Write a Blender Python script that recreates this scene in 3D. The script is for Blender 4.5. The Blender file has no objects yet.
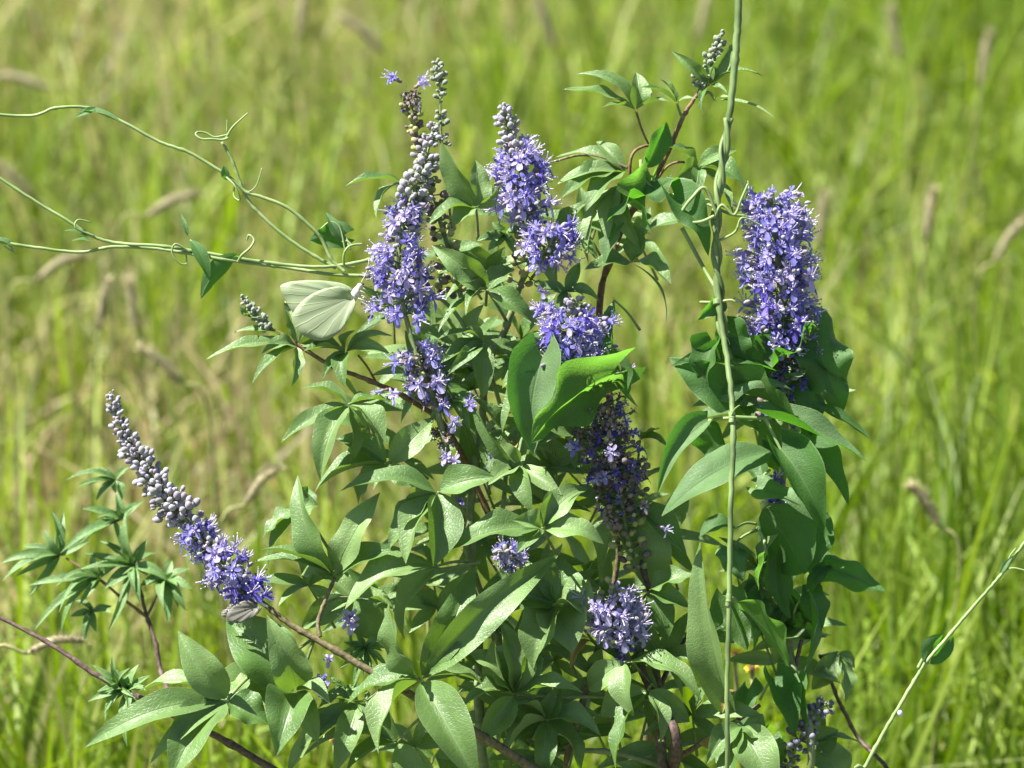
import bpy, math, random
import numpy as np
from mathutils import Vector, Matrix
R = random.Random(7)
sc = bpy.context.scene
col = sc.collection

# ------------------------------------------------------------------ camera
CAM = Vector((0, 0, 1.6)); PITCH = math.radians(20); D0 = 2.0; K = 3110.0
F = Vector((0, math.cos(PITCH), -math.sin(PITCH))); U = Vector((0, math.sin(PITCH), math.cos(PITCH))); RT = Vector((1, 0, 0))
S = D0 / K                       # one unit of the survey = 0.64 mm
def P(x, y, d=0.0):
    t = D0 - d * S
    return CAM + F * t + RT * ((x - 512) / K * t) + U * ((384 - y) / K * t)
def DIR(v): return (RT * v[0] + U * v[1] - F * v[2]).normalized()
cd = bpy.data.cameras.new('camera'); cam = bpy.data.objects.new('camera', cd); col.objects.link(cam)
cam.location = CAM; cam.rotation_euler = (math.radians(90) - PITCH, 0, 0)
cd.sensor_width = 36; cd.lens = 36 * K / 1024; cd.clip_end = 500; cd.clip_start = 0.05
cd.dof.use_dof = True; cd.dof.focus_distance = D0 - 0.02; cd.dof.aperture_fstop = 6.9
sc.camera = cam

# ------------------------------------------------------------------ light
w = bpy.data.worlds.new("World"); sc.world = w; w.use_nodes = True
nt = w.node_tree; bg = nt.nodes['Background']
sky = nt.nodes.new('ShaderNodeTexSky'); sky.sky_type = 'NISHITA'; sky.sun_disc = False
SUN = Vector((-0.50, -0.04, 0.86)).normalized()
sky.sun_elevation = math.asin(SUN.z); sky.sun_rotation = math.atan2(SUN.x, SUN.y)
nt.links.new(sky.outputs[0], bg.inputs[0]); bg.inputs[1].default_value = 0.05
sl = bpy.data.lights.new('sun', 'SUN'); sl.energy = 5.0; sl.angle = math.radians(0.53); sl.color = (1, 0.965, 0.90)
so = bpy.data.objects.new('sun', sl); col.objects.link(so); so.rotation_euler = SUN.to_track_quat('Z', 'Y').to_euler()
sc.view_settings.view_transform = 'Standard'; sc.view_settings.look = 'None'; sc.view_settings.gamma = 1
sc.view_settings.exposure = 1.80

# ------------------------------------------------------------------ materials
def newmat(name):
    m = bpy.data.materials.new(name); m.use_nodes = True
    n = m.node_tree.nodes; n.clear()
    return m, n, m.node_tree.links
def mathn(n, l, op, a, b=None, clamp=False):
    x = n.new('ShaderNodeMath'); x.operation = op; x.use_clamp = clamp
    for i, v in enumerate((a, b)):
        if v is None: continue
        if isinstance(v, (int, float)): x.inputs[i].default_value = v
        else: l.new(v, x.inputs[i])
    return x.outputs[0]
def mixc(n, l, f, a, b):
    x = n.new('ShaderNodeMix'); x.data_type = 'RGBA'
    if isinstance(f, (int, float)): x.inputs[0].default_value = f
    else: l.new(f, x.inputs[0])
    for i, v in ((6, a), (7, b)):
        if isinstance(v, tuple): x.inputs[i].default_value = (*v, 1)
        else: l.new(v, x.inputs[i])
    return x.outputs[2]

def leafmat(name, ca, cb, back, trans, vein, nveins=9, tfac=0.30, rough=0.5, slant=2.2, spec=0.4):
    m, n, l = newmat(name)
    out = n.new('ShaderNodeOutputMaterial')
    at = n.new('ShaderNodeAttribute'); at.attribute_name = 'rnd'
    uv = n.new('ShaderNodeUVMap'); sx = n.new('ShaderNodeSeparateXYZ'); l.new(uv.outputs[0], sx.inputs[0])
    no = n.new('ShaderNodeTexNoise'); no.inputs['Scale'].default_value = 60; no.inputs['Detail'].default_value = 3
    geo = n.new('ShaderNodeNewGeometry'); tc = n.new('ShaderNodeTexCoord'); l.new(tc.outputs['Object'], no.inputs['Vector'])
    base = mixc(n, l, at.outputs['Fac'], ca, cb)
    var = mathn(n, l, 'MULTIPLY_ADD', no.outputs['Fac'], 0.9); var.node.inputs[2].default_value = 0.55
    hs = n.new('ShaderNodeHueSaturation'); l.new(base, hs.inputs['Color']); l.new(var, hs.inputs['Value'])
    # veins from the leaf's own uv
    du = mathn(n, l, 'ABSOLUTE', mathn(n, l, 'SUBTRACT', sx.outputs[0], 0.5))
    mid = mathn(n, l, 'SUBTRACT', 1.0, mathn(n, l, 'MULTIPLY', du, 28.0), True)
    ph = mathn(n, l, 'SUBTRACT', mathn(n, l, 'MULTIPLY', sx.outputs[1], float(nveins)), mathn(n, l, 'MULTIPLY', du, slant * 2))
    fr = mathn(n, l, 'ABSOLUTE', mathn(n, l, 'SUBTRACT', mathn(n, l, 'FRACT', ph), 0.5))
    side = mathn(n, l, 'SUBTRACT', 1.0, mathn(n, l, 'MULTIPLY', fr, 9.0), True)
    side = mathn(n, l, 'MULTIPLY', side, 0.22)
    vv = mathn(n, l, 'MAXIMUM', mid, side)
    vs = mathn(n, l, 'MULTIPLY', vv, 0.6)
    top = mixc(n, l, vs, hs.outputs[0], vein)
    nb_ = n.new('ShaderNodeTexNoise'); nb_.inputs['Scale'].default_value = 38; nb_.inputs['Detail'].default_value = 6; nb_.inputs['Roughness'].default_value = .7; l.new(tc.outputs['Object'], nb_.inputs['Vector'])
    tip = mathn(n, l, 'MULTIPLY', mathn(n, l, 'SUBTRACT', sx.outputs[1], 0.93, True), 3.0)
    edge = mathn(n, l, 'MULTIPLY', mathn(n, l, 'SUBTRACT', du, 0.44, True), 1.2)
    bl = mathn(n, l, 'ADD', mathn(n, l, 'ADD', nb_.outputs['Fac'], tip), edge)
    bl = mathn(n, l, 'MULTIPLY', mathn(n, l, 'SUBTRACT', bl, 0.665), 16.0, True)
    top = mixc(n, l, mathn(n, l, 'MULTIPLY', bl, 0.65), top, (0.20, 0.15, 0.06))
    pale = mathn(n, l, 'MULTIPLY', mathn(n, l, 'SUBTRACT', du, 0.475, True), 30.0, True)
    top = mixc(n, l, mathn(n, l, 'MULTIPLY', pale, 0.5), top, (0.30, 0.38, 0.20))
    c = mixc(n, l, geo.outputs['Backfacing'], top, mixc(n, l, vs, back, vein))
    bp = n.new('ShaderNodeBump'); bp.inputs['Strength'].default_value = 0.5; bp.inputs['Distance'].default_value = 0.0007
    vo = n.new('ShaderNodeTexVoronoi'); vo.feature = 'DISTANCE_TO_EDGE'; vo.inputs['Scale'].default_value = 420; l.new(tc.outputs['Object'], vo.inputs['Vector'])
    net = mathn(n, l, 'MULTIPLY', mathn(n, l, 'SUBTRACT', 0.10, vo.outputs['Distance'], True), 10.0, True)
    hs2 = n.new('ShaderNodeHueSaturation'); l.new(c, hs2.inputs['Color']); l.new(mathn(n, l, 'ADD', mathn(n, l, 'MULTIPLY', net, 0.16), 0.95), hs2.inputs['Value']); c = hs2.outputs[0]
    vv = mathn(n, l, 'MAXIMUM', vv, mathn(n, l, 'MULTIPLY', net, 0.45))
    hh = mathn(n, l, 'ADD', mathn(n, l, 'MULTIPLY', vv, -0.8), mathn(n, l, 'MULTIPLY', no.outputs['Fac'], 0.8))
    l.new(hh, bp.inputs['Height'])
    p = n.new('ShaderNodeBsdfPrincipled'); p.inputs['Roughness'].default_value = rough
    p.inputs['Specular IOR Level'].default_value = spec + .15
    l.new(c, p.inputs['Base Color']); l.new(bp.outputs[0], p.inputs['Normal'])
    tr = n.new('ShaderNodeBsdfTranslucent'); l.new(mixc(n, l, mathn(n, l, 'MULTIPLY', vv, 0.6), trans, tuple(v * 0.5 for v in trans)), tr.inputs[0])
    l.new(bp.outputs[0], tr.inputs['Normal'])
    mx = n.new('ShaderNodeMixShader'); mx.inputs[0].default_value = tfac
    l.new(p.outputs[0], mx.inputs[1]); l.new(tr.outputs[0], mx.inputs[2]); l.new(mx.outputs[0], out.inputs[0])
    return m

def simplemat(name, ca, cb, rough=0.6, scale=200.0, tcol=None, tfac=0.3, bump=0.0, attr=False, spec=0.3, sheen=0.0):
    m, n, l = newmat(name); out = n.new('ShaderNodeOutputMaterial')
    no = n.new('ShaderNodeTexNoise'); no.inputs['Scale'].default_value = scale; no.inputs['Detail'].default_value = 4
    tc = n.new('ShaderNodeTexCoord'); l.new(tc.outputs['Object'], no.inputs['Vector'])
    f = mathn(n, l, 'MULTIPLY_ADD', no.outputs['Fac'], 3.0, True); f.node.inputs[2].default_value = -1.0
    if attr:
        at = n.new('ShaderNodeAttribute'); at.attribute_name = 'rnd'
        f = mathn(n, l, 'ADD', mathn(n, l, 'MULTIPLY', f, 0.3), mathn(n, l, 'MULTIPLY', at.outputs['Fac'], 0.8), True)
    c = mixc(n, l, f, ca, cb)
    p = n.new('ShaderNodeBsdfPrincipled'); p.inputs['Roughness'].default_value = rough; p.inputs['Specular IOR Level'].default_value = spec
    if sheen: p.inputs['Sheen Weight'].default_value = sheen
    l.new(c, p.inputs['Base Color'])
    if bump:
        b = n.new('ShaderNodeBump'); b.inputs['Strength'].default_value = bump; b.inputs['Distance'].default_value = 0.001
        l.new(no.outputs['Fac'], b.inputs['Height']); l.new(b.outputs[0], p.inputs['Normal'])
    if tcol:
        tr = n.new('ShaderNodeBsdfTranslucent'); tr.inputs[0].default_value = (*tcol, 1)
        mx = n.new('ShaderNodeMixShader'); mx.inputs[0].default_value = tfac
        l.new(p.outputs[0], mx.inputs[1]); l.new(tr.outputs[0], mx.inputs[2]); l.new(mx.outputs[0], out.inputs[0])
    else: l.new(p.outputs[0], out.inputs[0])
    return m

M = {}
M['leaf'] = leafmat('sage_leaf', (0.066, 0.140, 0.028), (0.165, 0.255, 0.085), (0.17, 0.25, 0.11), (0.20, 0.36, 0.02), (0.20, 0.29, 0.12), 10, 0.28, 0.46)
M['vleaf'] = leafmat('vine_leaf', (0.045, 0.110, 0.024), (0.110, 0.185, 0.075), (0.055, 0.105, 0.035), (0.13, 0.42, 0.02), (0.12, 0.20, 0.07), 6, 0.36, 0.55, spec=0.12)
M['thinleaf'] = leafmat('thin_vine_leaf', (0.07, 0.15, 0.04), (0.10, 0.19, 0.06), (0.06, 0.12, 0.025), (0.17, 0.40, 0.04), (0.13, 0.26, 0.08), 6, 0.55, 0.5)
M['young'] = leafmat('young_leaf', (0.10, 0.20, 0.05), (0.15, 0.25, 0.08), (0.17, 0.26, 0.12), (0.18, 0.38, 0.04), (0.22, 0.34, 0.14), 9, 0.32, 0.5)
M['wood'] = simplemat('bark', (0.085, 0.062, 0.030), (0.17, 0.145, 0.075), 0.7, 350, bump=0.6)
M['darkwood'] = simplemat('dark_bark', (0.055, 0.032, 0.026), (0.12, 0.085, 0.07), 0.6, 350, bump=0.6)
M['redwood'] = simplemat('reddish_bark', (0.105, 0.055, 0.028), (0.19, 0.125, 0.06), 0.6, 350, bump=0.4)
M['stem'] = simplemat('green_stem', (0.11, 0.16, 0.055), (0.19, 0.22, 0.10), 0.5, 300, bump=0.3)
M['vine'] = simplemat('vine_stem', (0.13, 0.20, 0.06), (0.26, 0.33, 0.14), 0.5, 45, bump=0.3)
M['vinedark'] = simplemat('old_vine_stem', (0.055, 0.085, 0.028), (0.16, 0.23, 0.08), 0.5, 35, bump=0.3)
M['petal'] = simplemat('petal', (0.145, 0.135, 0.46), (0.33, 0.31, 0.62), 0.55, 500, (0.30, 0.27, 0.80), 0.45, attr=True, spec=0.15)
M['petaldk'] = simplemat('petal_deep', (0.065, 0.05, 0.30), (0.17, 0.13, 0.46), 0.55, 500, (0.17, 0.14, 0.66), 0.42, attr=True, spec=0.15)
M['petalpale'] = simplemat('petal_pale', (0.32, 0.28, 0.52), (0.48, 0.43, 0.64), 0.55, 500, (0.5, 0.46, 0.88), 0.45, attr=True, spec=0.15)
M['stamen'] = simplemat('stamen', (0.56, 0.50, 0.72), (0.72, 0.66, 0.80), 0.5, 500, (0.6, 0.55, 0.8), 0.3)
M['calyx'] = simplemat('calyx', (0.15, 0.11, 0.17), (0.25, 0.23, 0.24), 0.7, 600, attr=True, sheen=0.3)
M['bud'] = simplemat('bud', (0.17, 0.165, 0.155), (0.30, 0.285, 0.33), 0.7, 500, attr=True, sheen=0.3)
M['greybud'] = simplemat('grey_green_bud', (0.12, 0.15, 0.10), (0.23, 0.25, 0.19), 0.75, 500, attr=True, sheen=0.3)
M['fruit'] = simplemat('green_fruit', (0.17, 0.22, 0.06), (0.30, 0.29, 0.12), 0.5, 500, attr=True)
M['spent'] = simplemat('spent_flower', (0.075, 0.055, 0.060), (0.21, 0.165, 0.145), 0.8, 500, attr=True)
M['seed'] = simplemat('dark_seed', (0.07, 0.075, 0.10), (0.17, 0.17, 0.21), 0.5, 500, attr=True)

# ------------------------------------------------------------------ mesh collector
WL = {}     # world location of every object we make
class MB:
    def __init__(s): s.v = []; s.f = []; s.uv = {}; s.mi = []; s.r = []; s.smooth = True; s.uvs = []
    def add(s, verts, faces, mi=0, rnd=0.5, uv=None):
        o = len(s.v); s.v += verts; s.r += [rnd] * len(verts)
        s.uvs += uv if uv else [(0.3, 0.0)] * len(verts)
        s.f += [tuple(i + o for i in f) for f in faces]; s.mi += [mi] * len(faces)
    def tube(s, pts, radii, sides=7, mi=0, rnd=0.5, cap=True):
        n = len(pts)
        if isinstance(radii, (int, float)): radii = [radii] * n
        vs = []; fs = []; up = Vector((0.31, 0.12, 0.94))
        for i, p in enumerate(pts):
            t = (pts[min(i + 1, n - 1)] - pts[max(i - 1, 0)])
            if t.length < 1e-9: t = Vector((0, 0, 1))
            t.normalize(); a = t.cross(up)
            if a.length < 1e-3: a = t.cross(Vector((1, 0, 0)))
            a.normalize(); b = t.cross(a); up = a.cross(t) if False else up
            for k in range(sides):
                q = 2 * math.pi * k / sides
                vs.append(p + (a * math.cos(q) + b * math.sin(q)) * radii[i])
        for i in range(n - 1):
            for k in range(sides):
                k2 = (k + 1) % sides
                fs.append((i * sides + k, i * sides + k2, (i + 1) * sides + k2, (i + 1) * sides + k))
        if cap:
            fs.append(tuple(range(sides))[::-1]); fs.append(tuple((n - 1) * sides + k for k in range(sides)))
        s.add(vs, fs, mi, rnd)
    def ball(s, c, ax, ra, rl, mi=0, rnd=0.5, nu=6, nv=4):
        ax = ax.normalized(); a = ax.orthogonal().normalized(); b = ax.cross(a)
        vs = [c - ax * rl]
        for j in range(1, nv):
            th = math.pi * j / nv
            for k in range(nu):
                q = 2 * math.pi * k / nu
                vs.append(c - ax * rl * math.cos(th) + (a * math.cos(q) + b * math.sin(q)) * ra * math.sin(th))
        vs.append(c + ax * rl); fs = []
        for k in range(nu):
            k2 = (k + 1) % nu; fs.append((0, 1 + k2, 1 + k)); e = 1 + (nv - 2) * nu; fs.append((len(vs) - 1, e + k, e + k2))
            for j in range(nv - 2):
                fs.append((1 + j * nu + k, 1 + j * nu + k2, 1 + (j + 1) * nu + k2, 1 + (j + 1) * nu + k))
        s.add(vs, fs, mi, rnd)
    def build(s, name, mats, parent=None, origin=None):
        if origin is None: origin = s.v[0].copy()
        me = bpy.data.meshes.new(name)
        me.from_pydata([tuple(v - origin) for v in s.v], [], s.f)
        if not isinstance(mats, (list, tuple)): mats = [mats]
        for m in mats: me.materials.append(m)
        me.polygons.foreach_set('material_index', s.mi)
        me.polygons.foreach_set('use_smooth', [True] * len(s.f))
        a = me.attributes.new('rnd', 'FLOAT', 'POINT'); a.data.foreach_set('value', s.r)
        ul = me.uv_layers.new(name='UVMap'); li = np.zeros(len(me.loops), dtype=np.int32); me.loops.foreach_get('vertex_index', li)
        ul.data.foreach_set('uv', np.array(s.uvs, dtype=np.float32)[li].ravel())
        me.update()
        o = bpy.data.objects.new(name, me); col.objects.link(o); WL[o.name] = origin
        if parent: o.parent = parent; o.location = origin - WL[parent.name]
        else: o.location = origin
        return o
def tag(o, label=None, cat=None, group=None, kind=None):
    for k, v in (('label', label), ('category', cat), ('group', group), ('kind', kind)):
        if v: o[k] = v
    return o
def empty(name, loc):
    o = bpy.data.objects.new(name, None); col.objects.link(o); o.location = loc; o.empty_display_size = 0.05; WL[o.name] = Vector(loc); return o

def smooth(pts, per=6):
    if len(pts) < 3: return [pts[0].lerp(pts[-1], i / per) for i in range(per + 1)]
    out = []; n = len(pts)
    for i in range(n - 1):
        a, b, c, d = pts[max(i - 1, 0)], pts[i], pts[i + 1], pts[min(i + 2, n - 1)]
        for k in range(per):
            t = k / per
            out.append(0.5 * ((2 * b) + (c - a) * t + (2 * a - 5 * b + 4 * c - d) * t * t + (3 * b - a - 3 * c + d) * t ** 3))
    out.append(pts[-1].copy()); return out
def lerpr(r0, r1, n): return [r0 + (r1 - r0) * i / (n - 1) for i in range(n)]
def PP(lst): return [p if isinstance(p, Vector) else P(*p) for p in lst]
def stemtube(mb, lst, r0, r1, mi=0, per=6, nodes=0, sides=8, wob=0.0):
    pts = smooth(PP(lst), per); n = len(pts); rr = [r * S for r in lerpr(r0, r1, n)]
    if wob:
        for i in range(1, n - 1): pts[i] = pts[i] + Vector((R.uniform(-1, 1), R.uniform(-1, 1), R.uniform(-1, 1))) * wob * S
    if nodes:
        for i in range(n):
            if i % nodes == nodes // 2: rr[i] *= 1.28
    mb.tube(pts, rr, sides, mi); return pts

# ------------------------------------------------------------------ leaves
def prof(kind, t):
    if kind == 'lance':  return max(0.0, math.sin(math.pi * min(1, t) ** 0.82)) ** 0.85 * (1 - 0.15 * t) + 0.015
    if kind == 'narrow': return max(0.0, math.sin(math.pi * t ** 0.75)) ** 0.9 + 0.01
    if kind == 'oval':   return max(0.0, math.sin(math.pi * t ** 0.95)) ** 0.62 + 0.01
    # heart / arrow: broad at the base, long drawn-out tip
    return max(0.004, (0.36 + 0.64 * math.sin(math.pi / 2 * min(1, t / 0.17))) * (1 - t) ** 0.95 * (1 + 0.85 * t) * (1.0 if t < 1 else 0))
def leaf(mb, B, T, wid, N, kind='lance', fold=0.28, arch=0.08, wave=0.05, rnd=None, nl=14, nw=6, twist=0.0, mi=0, lobe=0.30):
    if rnd is None: rnd = R.random()
    a = T - B; L = a.length; ah = a / L
    if kind == 'heart': wave *= 2.1; fold *= 1.4; wid *= 0.90
    n0 = (N - ah * N.dot(ah))
    if n0.length < 1e-4: n0 = ah.orthogonal()
    n0.normalize()
    ph = R.uniform(0, 6.28); ph2 = R.uniform(0, 6.28); fr = R.uniform(9, 15); sb = R.uniform(-0.05, 0.05)
    curl = R.uniform(-.75, .8); tipc = R.uniform(-.7, .3)
    vs = []; uv = []; fs = []
    for i in range(nl + 1):
        t = i / nl; W = prof(kind, t) * wid * 0.5
        q = twist * t; n = Matrix.Rotation(q, 3, ah) @ n0; b = ah.cross(n)
        cb = arch * L * (4 * t * (1 - t)); droop = -arch * L * 0.9 * t * t
        c = B + a * t + n0 * (cb + droop * 0.5) + b * (sb * L * math.sin(math.pi * t))
        for j in range(nw + 1):
            v = j / nw * 2 - 1
            o = b * (v * W * (1 - 0.10 * fold)) + n * (fold * abs(v) * W + wave * W * 1.6 * v * v * math.sin(fr * t + ph + (1.9 if v > 0 else 0)) + 0.05 * W * math.sin(5 * v + ph2 + 4 * t))
            if kind == 'heart': o = o + n * (curl * W * abs(v) ** 3 * (1.3 if v > 0 else .6) + tipc * L * max(0, t - .45) ** 2)
            if kind == 'heart': o = o - a * (lobe * abs(v) ** 1.6 * max(0, 1 - t * 2.2) ** 1.6 * (wid / L) * 0.75)
            vs.append(c + o); uv.append((j / nw, t))
    for i in range(nl):
        for j in range(nw):
            k = i * (nw + 1) + j; fs.append((k, k + 1, k + nw + 2, k + nw + 1))
    mb.add(vs, fs, mi, rnd, uv)

DN = (-0.15, 0.55, 0.80)
def face(N):                      # make (x,y,z) hints point out of the upper side as mesh normals expect
    return DIR(N)
def vitexleaf(name, c, att, leaflets, parent, mat, stemi=1, kind='lance', mb=None, pr=1.5):
    own = mb is None
    if own: mb = MB()
    C_ = P(*c)
    if att:
        A = P(*att); mid = (A + C_) / 2 + U * (R.uniform(-4, 6) * S)
        mb.tube(smooth([A, mid, C_], 4), lerpr(pr * 1.2 * S, pr * 0.8 * S, 9), 6, 1)
    for lf in leaflets:
        tx, ty, td, wd = lf[:4]; N = lf[4] if len(lf) > 4 else DN; k = lf[5] if len(lf) > 5 else kind
        N = (N[0] + R.uniform(-.5, .4), N[1] + R.uniform(-.3, .45), N[2])
        T = P(tx, ty, td); B = C_ + (T - C_) * 0.03
        leaf(mb, B, T, wd * S * 1.22, face(N), k, R.uniform(0.42, 0.85), R.uniform(0.06, 0.19), R.uniform(0.06, 0.19), twist=R.uniform(-0.35, 0.35))
    if own: return mb.build(name, [mat, M['stem']], parent, C_)

# ------------------------------------------------------------------ flowers
def blossom(mb, base, ax, up, sc_=1.0, mi=(0, 1, 2), sta=5):
    """calyx cup, corolla tube, five spreading lobes with a longer lower lip, protruding stamens"""
    ax = ax.normalized(); s = S * sc_
    side = ax.cross(up)
    if side.length < 1e-3: side = ax.orthogonal()
    side.normalize(); up2 = side.cross(ax)
    rnd = R.random()
    mb.tube([base, base + ax * 2.6 * s, base + ax * 4.4 * s], [1.3 * s, 2.3 * s, 2.5 * s], 6, mi[0], R.random())
    bend = -up2 * 0.8 * s
    mb.tube([base + ax * 3 * s, base + ax * 6 * s + bend, base + ax * 9 * s + bend], [1.4 * s, 2.0 * s, 3.2 * s], 6, mi[1], rnd, cap=False)
    top = base + ax * 8.8 * s + bend
    for k in range(5):
        q = math.radians(90 + 72 * k + 36 + R.uniform(-10, 10)); low = (k == 2)
        rd = side * math.cos(q) + up2 * math.sin(q); L = (7.6 if low else 4.9) * R.uniform(0.8, 1.25); W = 2.7 if low else 1.75
        tg = ax.cross(rd); vs = []
        cur = R.uniform(-0.9, 0.3)
        for t, wf in ((0.0, 0.55), (0.4, 1.0), (0.8, 0.95), (1.0, 0.35)):
            c = top + rd * (2.6 + L * t) * s + ax * (1.6 * t + cur * 3.5 * t * t) * s
            e = R.uniform(-0.9, 0.9)
            vs += [c - tg * W * wf * s + ax * (0.6 + e) * s, c, c + tg * W * wf * s + ax * (0.6 - e) * s]
        fs = [(3 * i + j, 3 * i + j + 1, 3 * i + j + 4, 3 * i + j + 3) for i in range(3) for j in range(2)]
        mb.add(vs, fs, mi[1], min(1, max(0, rnd + R.uniform(-.25, .25))))
    for k in range(sta):
        q = R.uniform(0, 6.28); sp = R.uniform(1.5, 6.5); ln = R.uniform(5, 11.5)
        rd = side * math.cos(q) + up2 * (math.sin(q) + 0.25)
        p0 = top - ax * 2 * s + rd * 0.8 * s; p1 = top + ax * ln * 0.5 * s + rd * sp * 0.35 * s; p2 = top + ax * ln * s + rd * sp * s
        mb.tube([p0, p1, p2], [0.42 * s, 0.40 * s, 0.36 * s], 3, mi[2], R.random(), cap=False)
        mb.ball(p2, ax, 0.85 * s, 0.6 * s, mi[0] if R.random() < 0.4 else mi[2], R.random(), 4, 3)

FM = ['calyx', 'petal', 'stamen', 'petaldk', 'petalpale', 'bud', 'greybud', 'fruit', 'spent', 'stem', 'seed']
FI = {k: i for i, k in enumerate(FM)}
def matlist(): return [M[k] for k in FM]
def axis_frames(lst, step=1.0):
    pts = smooth(PP(lst), 10); L = [0]
    for a, b in zip(pts, pts[1:]): L.append(L[-1] + (b - a).length / S)
    def at(l):
        l = min(max(l, 0), L[-1])
        for i in range(len(L) - 1):
            if l <= L[i + 1]:
                f = (l - L[i]) / max(1e-6, L[i + 1] - L[i]); return pts[i].lerp(pts[i + 1], f), (pts[i + 1] - pts[i]).normalized()
        return pts[-1], (pts[-1] - pts[-2]).normalized()
    return pts, L[-1], at
def ring(ax, q):
    a = ax.cross(Vector((0, 1, 0.1)));
    if a.length < 1e-3: a = ax.orthogonal()
    a.normalize(); b = ax.cross(a); return a * math.cos(q) + b * math.sin(q)
def spike(lst, zones, parent, r0=2.2, r1=1.0, label=None):
    """lst runs base -> tip; zones: (from, to, kind, radius0, radius1, density[, material])"""
    pts, L, at = axis_frames(lst)
    mb = MB(); mb.tube(pts, lerpr(r0 * S, r1 * S, len(pts)), 7, 0)
    root = mb.build('flower_spike', [M['stem']], parent, pts[0])
    if label: root['label'] = label
    mats = matlist()
    for z in zones:
        a, b, kind, ra, rb, den = z[:6]; pm = z[6] if len(z) > 6 else None
        la, lb = a * L, b * L
        if kind == 'flower':
            step = 12.5; n = max(1, round((lb - la) / step))
            for i in range(n):
                f = (i + 0.5) / n; l = la + (lb - la) * f; rr = ra + (rb - ra) * f
                c, ax = at(l); mb = MB(); q0 = R.uniform(0, 6.28)
                rr *= R.uniform(0.82, 1.08); core = max(3, rr - 21); m = max(4, int(den * (rr * 0.60)))
                for k in range(m):
                    q = q0 + 6.283 * k / m + R.uniform(-.25, .25); o = ring(ax, q)
                    rad = core * R.uniform(0.4, 1.2); base = c + ax * R.uniform(-8, 8) * S + o * rad * S
                    d = (o + ax * R.uniform(-0.15, 0.55) + Vector((R.uniform(-.3, .3), R.uniform(-.3, .3), R.uniform(-.3, .3)))).normalized()
                    mb.tube([c + ax * -4 * S, base], [0.7 * S, 0.6 * S], 4, FI['stem'], 0.5, cap=False)
                    if R.random() < 0.86:
                        pmi = pm or R.choice(['petal', 'petal', 'petal', 'petaldk', 'petalpale', 'petalpale'])
                        blossom(mb, base, d, ax + U * 0.5, R.choice((R.uniform(.6, .95), R.uniform(0.9, 1.4), R.uniform(0.9, 1.4))) * min(1.0, rr / 28), (FI['calyx'], FI[pmi], FI['stamen']), R.choice((4, 5, 6, 7)))
                    else:
                        mb.ball(base + d * 4 * S, d, 2.6 * S, 3.6 * S, FI['bud'], R.random(), 7, 5)
                for k in range(int(den * 14)):
                    o = ring(ax, R.uniform(0, 6.28)); base = c + ax * R.uniform(-7, 7) * S + o * core * R.uniform(0.5, 1.75) * S
                    mb.ball(base + o * 3 * S, o, 2.3 * S, 3.4 * S, FI['calyx'] if R.random() < .6 else FI['bud'], R.random(), 6, 4)
                mb.build('blossom_cluster', mats, root, c)
        else:
            mb = MB(); mk = {'bud': 'bud', 'greybud': 'greybud', 'fruit': 'fruit', 'spent': 'spent', 'seed': 'seed'}[kind]
            l = la
            while l < lb:
                f = (l - la) / max(1e-6, lb - la); rr = ra + (rb - ra) * f; c, ax = at(l)
                br = max(1.6, min(3.4, 1.5 + rr * 0.12)) * (1.0 if kind != 'fruit' else 1.15)
                m = max(3, int(den * 6.28 * rr / (br * 2.1)))
                q0 = R.uniform(0, 6.28)
                for k in range(m):
                    o = ring(ax, q0 + 6.283 * k / m + R.uniform(-.3, .3)); rad = rr * R.uniform(0.35, 1.08); r_ = br * R.uniform(0.6, 1.25)
                    p = c + o * rad * S + ax * R.uniform(-4, 4) * S; d = (o + ax * R.uniform(.2, 1.1)).normalized()
                    mk2 = mk
                    if kind == 'bud' and R.random() < 0.22: mk2 = 'calyx'
                    if kind == 'fruit' and R.random() < 0.3: mk2 = 'spent'
                    if kind == 'spent' and R.random() < 0.25: mk2 = R.choice(['calyx', 'fruit', 'petaldk'])
                    mb.tube([c - ax * 2 * S, p], [0.6 * S, 0.7 * S], 4, FI['stem'], 0.5, cap=False)
                    if kind == 'spent' and R.random() < 0.62:
                        blossom(mb, p - d * 3 * S, d + U * R.uniform(-.7, .1), U, R.uniform(.45, .8), (FI['spent'], FI[R.choice(['spent', 'spent', 'spent', 'petaldk', 'calyx', 'calyx'])], FI['spent']), 2); continue
                    mb.ball(p, d, r_ * S * 0.92, r_ * S * R.uniform(1.0, 1.25), FI[mk2], R.random(), 8, 6)
                    if kind in ('bud', 'greybud'):
                        mb.ball(p - d * r_ * 0.55 * S, d, r_ * S * 0.80, r_ * S * 0.8, FI['greybud'], R.random() * .4, 6, 4)
                        if kind == 'bud' and R.random() < .3: mb.ball(p + d * r_ * .8 * S, d, r_ * .5 * S, r_ * .6 * S, FI['petalpale'], R.random(), 5, 4)
                l += br * 2.0 / max(0.3, min(1, den + .2)) * R.uniform(0.8, 1.1)
            if mb.v: mb.build({'bud': 'bud_cluster', 'greybud': 'bud_cluster', 'fruit': 'fruit_cluster', 'spent': 'spent_flowers', 'seed': 'seed_cluster'}[kind], mats, root)
    return root
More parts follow.
